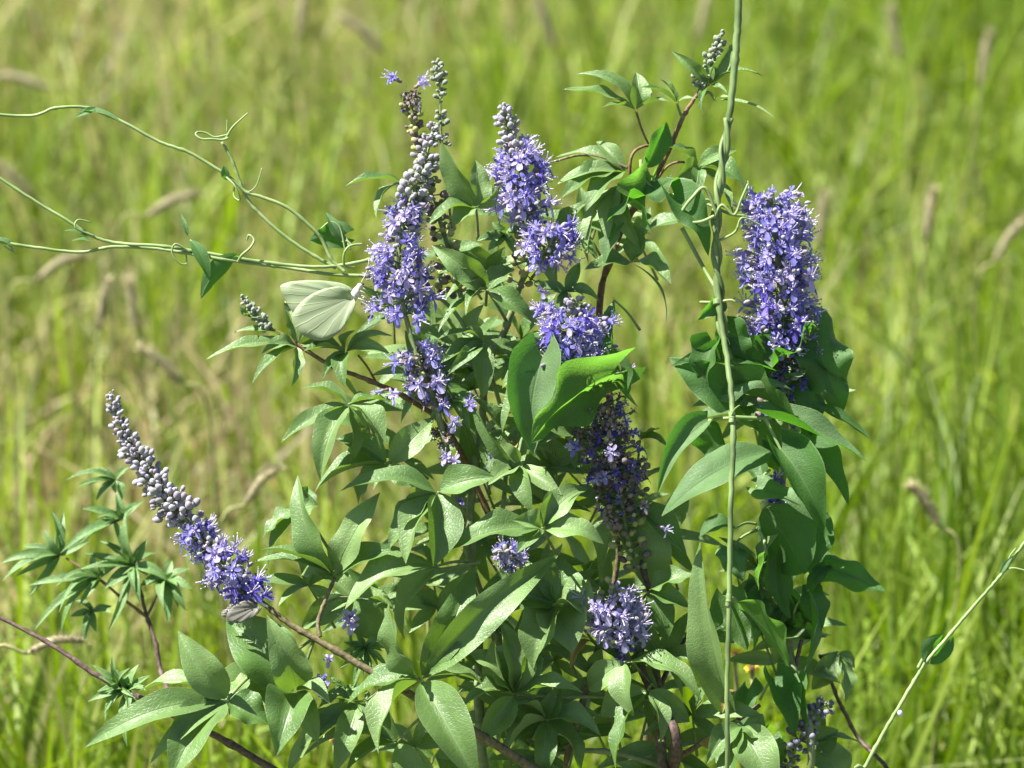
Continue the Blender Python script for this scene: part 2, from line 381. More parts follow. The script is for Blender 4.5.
def lone(parent, x, y, d, dirv, sc_=1.0, pm='petal', n=1, spread=5):
    """a few loose blossoms on a short cluster"""
    mb = MB(); c = P(x, y, d)
    for i in range(n):
        dv = DIR((dirv[0] + R.uniform(-.5, .5), dirv[1] + R.uniform(-.5, .5), dirv[2] + R.uniform(-.3, .3)))
        b = c + DIR((R.uniform(-1, 1), R.uniform(-1, 1), R.uniform(-.5, .5))) * spread * S * (0 if n == 1 else R.random())
        blossom(mb, b, dv, U, sc_, (FI['calyx'], FI[pm], FI['stamen']), 5)
        mb.ball(b - dv * 2 * S, dv, 2 * S, 2.4 * S, FI['spent'], R.random(), 6, 4)
    return mb.build('blossom_cluster', matlist(), parent, c)

# ================================================================== THE CHASTE SHRUB
GX, GY = 0.07, 2.03
shrub = tag(empty('chaste_tree_shrub', (GX, GY, 0)), 'tall leafy shrub covered in violet-blue flower spikes filling the middle of the photo', 'shrub')
def branch(lst, r0, r1, mat, nodes=0, wob=0.0, per=8):
    mb = MB(); pts = stemtube(mb, lst, r0, r1, 0, per, nodes, 8, wob); return mb.build('branch', M[mat], shrub, pts[0])
G = Vector((GX, GY, -0.02))
def low(x, y, z): return Vector((x, y, z))
# woody stems rising from the root
branch([G, low(.075, 2.03, .35), low(.10, 2.02, .60), (664, 790, -30), (660, 735, -30), (657, 680, -35), (650, 640, -40), (632, 590, -30)], 8, 3.0, 'wood', 7, .4)
branch([G + Vector((.02, .01, 0)), low(.05, 2.03, .4), (672, 770, -20), (655, 700, -15), (640, 660, -22), (650, 600, -30), (640, 560, -30)], 7, 2.6, 'darkwood', 7, .4)
branch([low(.075, 2.03, .30), low(.04, 2.0, .55), (590, 800, 0), (530, 766, 12), (482, 736, 20), (432, 706, 26), (388, 682, 30), (345, 656, 30), (312, 637, 30), (285, 621, 30), (262, 602, 28)], 6, 2.6, 'wood', 9, .4)
branch([low(.04, 2.04, .45), (490, 790, -60), (478, 640, -70), (470, 520, -60), (482, 420, -50), (487, 368, -45), (505, 330, -40), (520, 285, -35)], 5.5, 3.2, 'stem', 9, .4)
branch([(545, 768, -70), (470, 560, -60), (452, 470, -20), (436, 410, 0)], 4, 2.6, 'stem', 8, .3)
branch([low(.04, 2.04, .5), (560, 790, -40), (600, 640, -50), (618, 560, -30), (612, 520, -10)], 4, 2.4, 'wood', 8, .3)
branch([(500, 540, -70), (452, 436, -40), (410, 400, -20), (370, 381, -6), (330, 365, 0), (300, 346, 4), (278, 333, 6), (262, 323, 6)], 3, 1.6, 'redwood', 7, .4)
branch([(378, 386, -6), (368, 368, -10), (358, 355, -10)], 1.4, 1.1, 'redwood')
branch([(640, 560, -40), (600, 330, -60), (618, 240, -40), (640, 200, -30), (655, 178, -20), (672, 143, -14), (684, 115, -10), (697, 95, -8), (708, 78, -6)], 4, 1.7, 'redwood', 9, .3)
branch([(655, 178, -18), (633, 181, -4), (630, 165, 4), (634, 152, 4), (645, 146, 0), (655, 147, -8)], 1.8, 1.5, 'redwood')
branch([(628, 168, 2), (604, 158, 0), (580, 155, 4), (556, 161, 8)], 1.7, 1.3, 'wood')
branch([(655, 182, -16), (668, 166, -12), (682, 162, -10), (698, 166, -8)], 1.5, 1.1, 'redwood')
branch([(662, 768, -30), (700, 744, -20), (735, 722, -18), (760, 705, -20)], 3.4, 2.2, 'wood', 6, .3)
branch([(655, 700, -32), (672, 660, -46), (690, 632, -50), (702, 610, -50)], 2.8, 2, 'darkwood')
branch([(640, 637, -36), (680, 634, -46), (720, 634, -50)], 2.2, 1.6, 'stem')
branch([(660, 765, -35), (610, 752, -30), (560, 752, -26), (545, 760, -26)], 3.2, 2.4, 'stem', 6)
branch([low(.09, 2.05, .42), (800, 800, -40), (790, 650, -40), (785, 560, -45), (782, 500, -30), (786, 430, -20), (784, 350, -8)], 4.4, 2.8, 'stem', 8, .3)
branch([(790, 690, -40), (812, 600, -30), (830, 566, -22)], 2.4, 1.5, 'darkwood', 5)
branch([low(.14, 2.2, .45), (880, 790, -150), (856, 735, -150), (838, 700, -150), (826, 668, -150), (820, 655, -150)], 2.4, 1.8, 'darkwood', 4, .5)
# left: dark bare twig and the out-of-focus side sprigs
branch([low(.03, 2.1, .40), (420, 860, 0), (268, 766, 10), (205, 730, 4), (150, 703, 0), (98, 676, -4), (60, 650, -8), (25, 630, -14), (-40, 598, -20)], 4.6, 1.9, 'darkwood', 8, .4)
branch([(205, 730, 4), (175, 700, -120), (162, 676, -190), (156, 645, -200), (147, 617, -205), (140, 590, -205), (133, 566, -205)], 3.2, 1.6, 'darkwood', 7, .4)
branch([(148, 618, -205), (122, 598, -200), (100, 580, -200), (66, 558, -205)], 1.9, 1.2, 'redwood', 6, .3)
branch([(147, 616, -205), (155, 600, -210), (162, 585, -215)], 1.5, 1.1, 'redwood')
# small petiole-like twigs
branch([(274, 660, 12), (250, 676, 30), (232, 694, 44), (228, 700, 46)], 2.0, 1.6, 'stem')
branch([(320, 637, 30), (318, 622, 26), (324, 604, 22), (335, 577, 18)], 2.2, 1.8, 'wood', 6)
branch([(314, 638, 30), (300, 648, 20), (290, 655, 10)], 1.8, 1.2, 'stem')
branch([(420, 679, 46), (408, 688, 40), (396, 688, 32)], 2.2, 1.8, 'stem')
branch([(480, 562, 10), (455, 567, 14), (440, 569, 16), (428, 568, 16)], 1.8, 1.4, 'stem')
branch([(636, 111, -4), (642, 130, -6), (650, 147, -10)], 1.2, 1.0, 'redwood')
branch([(660, 700, -30), (616, 697, -20), (560, 697, -10), (516, 695, -2)], 2.0, 1.6, 'stem')

EDGE = (-0.55, 0.75, 0.35); UPN = (-0.1, 0.9, 0.42); FR = (-0.1, 0.25, 0.97); LF = (-0.75, 0.35, 0.55); RTN = (0.55, 0.4, 0.72)
LEAVES = [
 # centre, attach, leaflets (tip x, tip y, tip depth, width[, normal, kind])
 ((420, 679, 46), (404, 690, 30), [(386, 604, 66, 35, (-.5, .25, .8)), (475, 566, 26, 33, (.05, .45, .9)), (561, 554, 30, 34, (.1, .55, .8)), (375, 750, 80, 33, (-.45, .45, .8)), (478, 782, 86, 44, (.25, .35, .9)), (346, 700, 30, 28, UPN), (484, 682, 30, 26, (.1, .8, .6))]),
 ((228, 700, 46), None, [(179, 632, 60, 34, (.1, .35, .9)), (83, 741, 70, 29, (-.1, .75, .6)), (138, 687, 30, 26, UPN), (149, 761, 76, 19, (.3, .5, .8)), (170, 780, 90, 42, (-.35, .35, .85)), (267, 722, 52, 34, (.45, .45, .7)), (266, 672, 10, 22, UPN)]),
 ((297, 690, 18), (314, 640, 28), [(226, 616, 2, 56, (0, .35, .95)), (268, 619, 60, 36, (.1, .1, 1)), (276, 752, 70, 44, (-.3, .5, .8)), (330, 702, 44, 20, UPN), (198, 690, -10, 46, (0, .5, .9)), (318, 742, 40, 24, (.4, .3, .8))]),
 ((335, 577, 18), None, [(294, 477, 22, 28, (-.25, .4, .9)), (377, 492, 26, 30, (-.3, .4, .85)), (262, 547, 40, 18, UPN), (255, 558, 20, 20, UPN), (401, 547, 44, 24, (.15, .8, .6)), (300, 575, 6, 20, UPN)]),
 ((438, 492, 34), (470, 520, -20), [(341, 487, 52, 26, (-.05, .75, .65)), (494, 476, 46, 30, (-.1, .6, .75)), (388, 548, 44, 26, (-.4, .3, .8)), (404, 562, 62, 30, (-.1, .5, .9)), (434, 566, 66, 38, (.1, .45, .9)), (398, 520, 20, 22, FR)]),
 ((437, 566, 26), (470, 562, 6), [(344, 604, 50, 42, (-.05, .7, .75)), (400, 640, 0, 26, FR), (406, 548, 6, 18, UPN)]),
 ((542, 528, 36), (560, 560, -20), [(446, 549, 58, 30, (-.05, .7, .7)), (514, 520, 62, 22, (-.2, .6, .8)), (517, 552, 60, 20, FR), (604, 541, 44, 27, (.15, .75, .65)), (556, 488, 20, 24, (.3, .3, .9)), (588, 486, 16, 26, (.1, .5, .85))]),
 ((349, 404, 30), (375, 398, -10), [(302, 387, 36, 17, UPN), (280, 441, 46, 18, (-.2, .7, .7)), (318, 479, 56, 27, (.1, .3, .95)), (352, 468, 30, 16, RTN), (383, 447, 44, 26, (.5, .35, .75)), (390, 400, 14, 20, UPN)]),
 ((388, 464, 12), (405, 458, -20), [(314, 488, 22, 26, (-.05, .85, .5)), (336, 437, 10, 24, (0, .7, .7)), (434, 417, 2, 26, (.1, .4, .9)), (420, 486, 20, 18, FR), (356, 505, 0, 22, FR)]),
 ((484, 343, 10), (490, 368, -38), [(438, 336, 34, 13, UPN), (440, 362, 30, 16, (-.3, .6, .7)), (449, 372, 34, 14, FR), (462, 330, 0, 18, FR), (483, 398, 20, 20, (.2, .2, 1))]),
 ((487, 290, 4), (506, 320, -35), [(433, 245, 26, 26, (-.2, .35, .9)), (445, 296, 30, 16, UPN), (440, 270, 24, 18, UPN), (437, 330, 40, 14, LF), (465, 312, 40, 10, FR), (515, 268, -10, 20, FR), (535, 322, 10, 22, (.4, .3, .85))]),
 ((545, 372, 10), (505, 345, -38), [(519, 350, 20, 22, FR), (502, 385, 24, 28, (-.2, .4, .9)), (500, 430, 20, 20, LF), (560, 420, 6, 24, FR)]),
 ((476, 208, 6), (478, 240, -20), [(441, 142, 26, 25, (-.35, .2, .9)), (476, 160, 6, 22, (.3, .2, .9)), (500, 186, 14, 12, RTN), (452, 225, 24, 22, (-.2, .5, .8)), (428, 222, 30, 18, UPN)]),
 ((402, 182, 0), (420, 200, -20), [(345, 184, 16, 13, UPN), (374, 216, 20, 14, LF)]),
 ((556, 238, -30), (530, 280, -38), [(590, 200, -24, 18, FR), (520, 250, -20, 18, UPN), (600, 262, -10, 20, RTN), (556, 290, -6, 22, FR)]),
 # upper right airy leaves
 ((636, 110, -4), None, [(564, 87, 12, 13, UPN), (579, 71, 2, 16, (0, .6, .8)), (637, 72, -6, 21, (0, .3, .95)), (603, 106, 20, 9, UPN), (672, 101, 14, 9, UPN)]),
 ((677, 103, -4), (684, 118, -10), [(642, 86, 12, 10, UPN), (660, 78, -6, 9, RTN), (697, 98, 4, 6, UPN)]),
 ((709, 85, -4), (704, 92, -8), [(673, 51, 8, 12, (-.2, .6, .8)), (736, 41, -8, 15, (.5, .3, .8)), (763, 73, 6, 9, UPN), (700, 110, 16, 7, UPN), (727, 92, 16, 6, UPN), (712, 56, 0, 12, FR)]),
 ((715, 100, 2), (704, 94, -6), [(775, 116, 20, 5, UPN, 'narrow'), (735, 100, 22, 5, UPN, 'narrow')]),
 ((698, 166, -8), None, [(669, 146, 4, 16, UPN), (677, 178, 6, 22, FR), (694, 200, 18, 14, RTN), (736, 149, 0, 16, (.1, .7, .7)), (748, 186, 10, 22, (.4, .5, .75)), (735, 215, 20, 14, RTN)]),
 ((626, 172, 0), None, [(556, 154, -10, 16, (.05, .7, .7)), (596, 140, -16, 16, FR), (556, 182, 16, 17, (-.1, .75, .6)), (560, 196, 26, 24, (-.1, .6, .75)), (585, 208, 36, 26, (-.3, .3, .9))]),
 ((618, 184, -4), (640, 195, -28), [(585, 262, 10, 18, LF), (606, 240, 20, 20, FR), (640, 250, 6, 18, FR)]),
 ((632, 262, -4), (618, 244, -34), [(585, 268, 20, 20, (-.2, .6, .8)), (672, 282, 20, 24, (.35, .5, .8)), (640, 228, -10, 20, UPN), (670, 322, -24, 4, UPN, 'narrow')]),
 # left end sprig beneath the butterfly
 ((297, 346, 4), (310, 354, 2), [(206, 357, 24, 15, (-.1, .7, .7)), (232, 330, 6, 10, UPN), (251, 381, 30, 14, LF), (292, 386, 28, 12, RTN), (285, 300, -6, 16, UPN), (330, 330, -14, 15, RTN), (262, 352, 20, 16, FR)]),
 ((345, 352, 0), (330, 364, 0), [(354, 330, 14, 13, LF), (392, 334, 6, 14, UPN), (390, 352, 4, 16, (0, .6, .8)), (344, 386, 26, 17, FR), (304, 350, 10, 18, UPN), (322, 378, 14, 10, UPN)]),
 # lower middle
 ((515, 695, 6), None, [(582, 690, 34, 24, (-.05, .75, .65)), (462, 703, 30, 21, (-.05, .85, .5)), (502, 620, 10, 30, (.25, .3, .9)), (526, 606, -6, 30, FR), (470, 650, 14, 34, (0, .5, .85)), (492, 640, 20, 26, LF), (536, 640, 10, 26, RTN), (480, 742, 20, 26, FR)]),
 ((556, 604, -4), (600, 650, -40), [(498, 590, 10, 34, (-.1, .7, .7)), (596, 616, 20, 44, (.5, .3, .8)), (572, 652, 30, 46, (.1, .3, .95)), (532, 668, 26, 40, (-.3, .35, .9)), (560, 556, -10, 40, FR), (524, 560, -20, 26, FR)]),
 ((547, 719, -14), (560, 750, -24), [(504, 706, 10, 20, UPN), (505, 752, 20, 24, LF), (600, 733, 10, 28, (.1, .5, .85)), (560, 686, -10, 20, FR), (583, 772, 0, 26, RTN), (540, 782, 6, 22, FR)]),
 ((624, 662, 16), (640, 672, -10), [(632, 716, 34, 26, (-.3, .3, .9)), (704, 697, 34, 26, (.2, .75, .65)), (586, 690, -14, 26, FR)]),
 ((648, 690, 4), (655, 690, -20), [(612, 768, 30, 24, LF), (690, 722, 0, 26, FR), (662, 744, 16, 18, RTN), (600, 716, -10, 30, FR)]),
 ((648, 592, -14), (640, 600, -30), [(694, 574, 4, 26, UPN), (690, 606, 0, 20, (.2, .6, .8)), (668, 640, -14, 26, FR)]),
 ((735, 724, -14), None, [(697, 545, 34, 38, (-.6, -.1, .8), 'lance')]),
 ((742, 725, 0), (735, 722, -18), [(728, 790, 30, 30, LF), (778, 790, 34, 40, (.35, .4, .8)), (706, 762, 20, 22, FR), (766, 740, 10, 26, UPN)]),
 ((622, 500, -46), (616, 530, -30), [(672, 466, -20, 16, UPN), (590, 470, -30, 26, FR), (688, 556, -24, 34, (.7, -.1, .7)), (660, 600, -50, 44, (.5, -.3, .8)), (600, 570, -50, 30, LF)]),
 ((640, 440, -60), (636, 480, -45), [(660, 428, -40, 12, UPN), (668, 445, -46, 12, UPN)]),
 # upper-left spray along stem between spikes
 ((520, 466, 6), (515, 500, -50), [(562, 494, 34, 18, (.2, .7, .7)), (494, 440, 6, 24, LF), (488, 484, 30, 22, (-.2, .6, .7)), (530, 512, 30, 20, FR), (470, 404, 20, 15, LF)]),
 ((504, 430, -20), (480, 430, -50), [(519, 476, 14, 24, (.5, .3, .8)), (474, 398, -10, 16, FR), (530, 420, -10, 24, FR), (488, 476, 6, 20, LF)]),
 # bottom left drooping
 ((398, 742, 0), (430, 712, 20), [(365, 690, -10, 26, FR), (345, 770, 20, 22, LF), (300, 752, 6, 20, UPN), (420, 790, 6, 26, FR)]),
 ((358, 702, 4), (380, 690, 24), [(298, 748, 16, 20, (-.3, .5, .8)), (334, 772, 30, 24, FR), (318, 706, 10, 20, UPN), (372, 742, 20, 18, RTN), (284, 776, 6, 26, LF)]),
 ((352, 598, -20), (322, 606, 18), [(300, 628, -20, 26, FR), (318, 570, -30, 22, FR), (382, 640, -26, 34, FR), (396, 608, -20, 22, UPN)]),
 ((300, 510, -10), (335, 560, -20), [(266, 566, -10, 20, LF), (262, 537, -6, 22, UPN), (318, 505, -10, 26, FR), (308, 486, -24, 20, FR)]),
 # lower right outliers
 ((838, 652, -150), (822, 656, -150), [(846, 702, -140, 22, RTN), (855, 668, -150, 12, UPN), (812, 690, -150, 24, FR)]),
 ((812, 745, -60), (790, 720, -40), [(846, 790, -50, 36, FR), (820, 700, -70, 22, FR), (862, 741, -50, 9, UPN), (838, 730, -56, 30, FR)]),
]
for i, (c, att, lfs) in enumerate(LEAVES):
    vitexleaf('leaf', c, att, lfs, shrub, M['leaf'])
M['oldleaf'] = leafmat('ageing_leaf', (0.22, 0.20, 0.05), (0.30, 0.22, 0.07), (0.26, 0.20, 0.09), (0.40, 0.30, 0.04), (0.34, 0.30, 0.14), 9, 0.35, 0.6)
for (bx, by, bd, tx, ty, td, wd, lab) in ((470, 703, 10, 446, 712, 24, 16, 'yellowing leaf'), (424, 590, -14, 432, 566, -10, 14, 'orange-brown leaf'), (590, 640, -20, 570, 668, -6, 14, 'yellowing leaf'), (520, 440, -10, 506, 462, 4, 10, 'brown curled leaf'), (700, 742, -14, 722, 752, 0, 14, 'yellowing leaf'), (735, 690, -10, 722, 712, 4, 12, 'brown curled leaf')):
    mb = MB(); leaf(mb, P(bx, by, bd), P(tx, ty, td), wd * S, face((-.2, .6, .75)), 'lance', .7, .2, .2); mb.build('leaf', [M['oldleaf']], shrub)['label'] = lab
# half-open side sprigs, small narrow leaflets in whorls
def sprig(c, leafs, mat='young'):
    mb = MB(); C_ = P(*c)
    for (tx, ty, dd, wd) in leafs:
        leaf(mb, C_, P(tx, ty, c[2] + dd), wd * S * 1.2, face((R.uniform(-.5, .4), R.uniform(.3, .8), .7)), 'lance', R.uniform(.3, .6), R.uniform(.05, .2), .05)
        tx += R.uniform(-9, 9); ty += R.uniform(-9, 9); k = R.uniform(.4, .75)
        leaf(mb, C_, P(c[0] + (tx - c[0]) * k, c[1] + (ty - c[1]) * k, c[2] + dd + R.uniform(-8, 14)), wd * S * .9, face((R.uniform(-.6, .5), R.uniform(.2, .9), .7)), 'lance', R.uniform(.3, .7), R.uniform(.05, .2), .05, nl=8, nw=4)
    return mb.build('leaf', [M[mat], M['stem']], shrub, C_)
sprig((60, 556, -205), [(0, 562, 20, 10), (2, 578, 30, 10), (28, 596, 10, 8), (52, 510, 0, 9), (64, 512, -10, 9), (22, 545, 0, 8), (90, 540, -10, 9), (44, 530, 10, 8)])
sprig((100, 578, -200), [(28, 584, 20, 10), (34, 628, 30, 10), (58, 632, 10, 10), (88, 590, 16, 14), (124, 560, 0, 10), (92, 552, 0, 9)])
sprig((133, 566, -205), [(112, 516, 0, 9), (124, 512, 10, 9), (147, 540, -6, 10), (104, 588, 20, 12), (168, 580, 6, 12), (80, 568, 20, 11), (156, 552, -16, 8), (108, 632, 16, 8), (84, 552, 6, 9), (140, 602, 22, 10), (100, 540, 0, 9)])
sprig((116, 480, -225), [(66, 478, 10, 7), (76, 486, 20, 6), (96, 500, 12, 8), (88, 470, 0, 7), (122, 500, 4, 9), (130, 466, 0, 7)])
sprig((122, 520, -215), [(82, 508, 10, 10), (96, 530, 20, 10), (60, 550, 30, 11), (144, 500, 0, 9), (116, 492, 0, 9)])
sprig((165, 580, -215), [(140, 585, 20, 14), (192, 588, 14, 11), (169, 622, 26, 12), (186, 610, 14, 10), (172, 560, -10, 10), (190, 568, 0, 9)])
sprig((92, 612, -200), [(70, 616, 10, 9), (84, 640, 20, 9), (112, 606, 0, 8), (96, 632, 14, 8), (76, 600, 0, 8)])
sprig((128, 690, 10), [(92, 664, 12, 8), (104, 712, 20, 8), (126, 746, 24, 8), (98, 690, 16, 9), (138, 664, 0, 9), (110, 668, 10, 8), (146, 690, 10, 10), (136, 720, 16, 9), (88, 700, 14, 9), (150, 675, 4, 7)])
sprig((120, 688, 14), [(100, 676, 12, 6), (112, 656, 10, 6), (128, 668, 16, 6), (104, 720, 16, 6), (140, 706, 16, 6)])
sprig((365, 648, -16), [(340, 668, 6, 6), (352, 690, 10, 7), (376, 690, 10, 7), (388, 668, 4, 6), (344, 642, 0, 7), (384, 634, 0, 7), (356, 620, -4, 6), (364, 676, 16, 6), (394, 650, 4, 7), (338, 654, 10, 5)])
sprig((345, 690, -10), [(330, 676, 6, 6), (340, 708, 12, 7), (360, 706, 10, 7), (366, 684, 4, 6), (324, 696, 10, 7)])
sprig((248, 316, 4), [(240, 306, 6, 6), (262, 318, 6, 6), (252, 300, 0, 6)], 'leaf')
sprig((566, 292, -6), [(535, 283, 10, 12), (560, 320, 14, 12), (600, 300, 0, 14), (580, 262, -10, 12)])
sprig((452, 400, -10), [(430, 420, 10, 12), (480, 398, 10, 12), (470, 430, 14, 10), (420, 396, 4, 12)])
sprig((505, 235, -20), [(488, 250, 10, 10), (492, 222, 4, 9), (528, 228, 4, 9), (516, 256, 10, 9), (476, 240, 10, 10)])

# interior leaves: the 40 largest as leaves of their own, the deeper rest as one mass
def inside(zs):
    z = R.choices(zs, weights=[a[4] for a in zs])[0]
    q = R.uniform(0, 6.283); r = math.sqrt(R.random()); return z[0] + z[2] * r * math.cos(q), z[1] + z[3] * r * math.sin(q)
ZN = [(445, 320, 55, 60, 5), (430, 430, 95, 60, 8), (520, 420, 60, 90, 7), (480, 560, 120, 60, 9), (560, 640, 90, 80, 9), (500, 740, 110, 40, 6),
      (560, 470, 60, 60, 5), (620, 215, 45, 40, 2), (470, 240, 40, 50, 3), (640, 700, 60, 80, 5), (360, 560, 60, 50, 2), (620, 560, 50, 70, 4), (780, 620, 34, 90, 3), (770, 420, 40, 60, 2)]
def randleaf(mb, x, y, d, sz):
    n = R.choice((5, 5, 5, 4, 6)); base = R.uniform(-2.2, -0.9); C_ = P(x, y, d)
    ex, ey = x + R.uniform(-15, 30), y + R.uniform(20, 60)
    mb.tube(smooth([P(ex, ey, d - 25), P((x + ex) / 2, (y + ey) / 2, d - 8), C_], 3), lerpr(1.7 * S, 1.1 * S, 7), 5, 1)
    g = R.uniform(-0.6, 0.6)
    for k in range(n):
        q = math.radians(-90 + (k - (n - 1) / 2) * 62) + g + math.pi * 0; f = 1 - 0.11 * abs(k - (n - 1) / 2) ** 1.6
        L = sz * f * R.uniform(0.85, 1.1)
        tx, ty = x + L * math.sin(q + math.pi / 2 + 0) , y + L * math.cos(q + math.pi / 2) * -0.75
        T = P(tx, ty + L * R.uniform(-.1, .45), d + R.uniform(0.0, 0.5) * L)
        leaf(mb, C_, T, L * R.uniform(.27, .36) * S, face((R.uniform(-.5, .5), R.uniform(.25, .9), R.uniform(.4, .9))), 'lance', R.uniform(.2, .4), R.uniform(.0, .14), R.uniform(.03, .1), nl=10, nw=4)
for i in range(28):
    x, y = inside(ZN); mb = MB(); randleaf(mb, x, y, R.uniform(-60, -18), R.uniform(52, 80)); mb.build('leaf', [M['leaf'], M['stem']], shrub)
mb = MB()
for i in range(66):
    x, y = inside(ZN); randleaf(mb, x, y, R.uniform(-190, -60), R.uniform(50, 85))
for i in range(60):   # the foliage below the frame
    randleaf(mb, R.uniform(380, 900), R.uniform(800, 1050), R.uniform(-220, -10), R.uniform(60, 90))
tag(mb.build('foliage', [M['leaf'], M['stem']], shrub), kind='stuff')

# ------------------------------------------------------------------ flower spikes
spike([(446, 450, -4), (436, 405, 2), (420, 365, 6), (408, 325, 8), (400, 285, 10), (400, 240, 10), (412, 195, 6), (426, 158, 2), (434, 124, 0)],
      [(0.02, 0.06, 'spent', 7, 8, .6), (0.13, 0.33, 'flower', 28, 36, 0.36), (0.14, 0.32, 'spent', 14, 16, .5), (0.41, 0.60, 'flower', 40, 38, 0.62), (0.60, 0.76, 'flower', 33, 24, 0.6), (0.60, 0.80, 'bud', 17, 15, .30), (0.76, 0.97, 'bud', 17, 11, .62), (0.97, 1.0, 'bud', 8, 3, .8)], shrub, 3.4, 1.2,
      'long spike half in bud, blue flowers in whorls along its lower part')
spike([(462, 300, -26), (446, 240, -26), (430, 190, -20), (418, 140, -14), (412, 110, -10), (408, 92, -8)],
      [(0.05, 0.35, 'fruit', 22, 18, .45), (0.35, 0.70, 'fruit', 14, 11, .6), (0.70, 0.95, 'fruit', 10, 9, .7), (0.93, 1.0, 'spent', 8, 6, .7)], shrub, 2.8, 1.2, 'fading spike with yellow-green fruits and two last pale flowers at its tip')
s2 = [o for o in shrub.children if o.name.startswith('flower_spike')][-1]
lone(s2, 397, 80, -6, (-.8, .5, .4), .85, 'petal', 2, 3); lone(s2, 417, 86, -4, (.5, .7, .5), .9, 'petalpale', 2, 3)
spike([(452, 230, -40), (446, 180, -40), (441, 130, -36), (440, 90, -36), (437, 60, -36)],
      [(0.40, 0.44, 'greybud', 9, 9, .5), (0.52, 0.58, 'greybud', 9, 8, .5), (0.64, 0.69, 'greybud', 9, 8, .5), (0.78, 0.84, 'greybud', 8, 8, .6), (0.88, 0.99, 'greybud', 8, 6, .75)], shrub, 1.5, .9, 'thin spike of green-grey buds in separate knots')
spike([(520, 285, -35), (530, 262, -20), (528, 238, -8), (524, 205, 0), (520, 170, 2), (510, 138, 2), (504, 104, 2)],
      [(0.02, 0.30, 'fruit', 18, 16, .35), (0.34, 0.50, 'flower', 26, 30, 0.45), (0.46, 0.76, 'flower', 40, 36, 0.58), (0.70, 0.80, 'bud', 16, 15, .5), (0.80, 0.97, 'bud', 14, 9, .75), (0.97, 1.0, 'bud', 6, 3, .8)], shrub, 3.2, 1.2, 'thick spike with grey buds above dense blue flowers')
spike([(530, 262, -16), (545, 252, 10), (552, 238, 24), (553, 224, 26)], [(0.35, 1.0, 'flower', 36, 34, 0.75)], shrub, 2.4, 1.4, 'short round side spike of deep blue flowers')
spike([(590, 410, -20), (578, 385, -4), (572, 350, 8), (574, 318, 10), (578, 296, 10)],
      [(0.10, 0.40, 'flower', 22, 28, 0.5), (0.42, 0.88, 'flower', 44, 44, 0.72), (0.86, 1.0, 'bud', 14, 10, .7)], shrub, 2.6, 1.4, 'spike of pale blue flowers just above the two folded leaves')
spike([(634, 566, -22), (628, 540, -20), (622, 505, -16), (616, 470, -10), (604, 430, -4), (594, 400, -2)],
      [(0.0, 0.14, 'fruit', 12, 20, .5), (0.14, 0.36, 'fruit', 18, 22, .45), (0.30, 0.55, 'spent', 24, 28, .6), (0.55, 1.0, 'spent', 32, 30, .60), (0.50, 0.95, 'flower', 26, 24, 0.10, 'petaldk')], shrub, 2.6, 1.8, 'dark fading spike with brown calyces and round green fruits')
s5 = [o for o in shrub.children if o.name.startswith('flower_spike')][-1]
lone(s5, 612, 450, 26, (0, .1, 1), 1.05, 'petalpale', 1); lone(s5, 582, 448, 20, (-.5, .1, .7), 1.1, 'petal', 2, 4); lone(s5, 660, 527, 0, (1, 0, .3), .8, 'petalpale', 1)
lone(s5, 602, 472, 24, (-.2, -.3, 1), .8, 'petal', 2, 6); lone(s5, 628, 428, 16, (.6, .2, .8), .7, 'petaldk', 3, 8); lone(s5, 622, 372, 0, (.6, .4, .7), .8, 'petalpale', 2, 6)
spike([(784, 358, -8), (784, 330, -4), (780, 290, 0), (776, 240, 2), (773, 204, 2), (772, 190, 2)],
      [(0.0, 0.10, 'spent', 12, 20, .6), (0.06, 0.98, 'flower', 50, 45, 0.80)], shrub, 3.2, 1.8, 'fat cylindrical spike in full violet-blue flower')
spike([(786, 420, -22), (784, 395, -18), (780, 372, -14), (784, 356, -10)], [(0.1, 1.0, 'spent', 26, 30, .5), (0.3, .9, 'flower', 26, 24, .2, 'petalpale')], shrub, 2.4, 2, 'faded spent flowers half hidden among curled leaves')
spike([(788, 520, -34), (780, 500, -26), (766, 478, -18)], [(0.0, 1.0, 'flower', 28, 22, .45, 'petaldk')], shrub, 2, 1.2, 'small dark blue flower cluster under an arching leaf')
spike([(262, 602, 28), (243, 590, 26), (224, 566, 24), (206, 545, 22), (188, 522, 20), (165, 495, 18), (144, 465, 16), (124, 435, 14), (110, 392, 12)],
      [(0.02, 0.14, 'flower', 26, 30, 0.62, 'petaldk'), (0.14, 0.38, 'flower', 34, 30, 0.62), (0.38, 0.46, 'flower', 22, 18, 0.45, 'petalpale'), (0.30, 0.50, 'bud', 20, 20, .35), (0.46, 0.80, 'bud', 19, 12, .95), (0.80, 0.98, 'bud', 9, 6, .9), (0.98, 1.0, 'bud', 4, 3, .8)], shrub, 2.8, 1.1,
      'leaning spike at the far left, grey buds at its tip and deep blue flowers below')
spike([(634, 668, -22), (626, 650, -10), (618, 620, 6), (612, 596, 12), (614, 586, 12)], [(0.2, 0.5, 'flower', 26, 30, .5, 'petaldk'), (0.45, 0.92, 'flower', 38, 34, 0.72, 'petalpale'), (0.9, 1.0, 'fruit', 16, 12, .5)], shrub, 2.4, 1.6, 'low rounded lavender flower head above a folded leaf')
spike([(518, 560, -30), (508, 555, -10), (498, 550, 0)], [(0.0, 1.0, 'flower', 24, 24, .5)], shrub, 2, 1.2, 'small blue flower cluster deep among the leaves')
spike([(704, 92, -8), (708, 76, -4), (714, 56, -2), (722, 32, 0)], [(0.25, 0.55, 'greybud', 8, 9, .65), (0.55, 0.9, 'greybud', 8, 6, .8), (0.9, 1.0, 'greybud', 5, 2, .9)], shrub, 1.6, .9, 'tiny unopened grey bud spike at the top beside the vine')
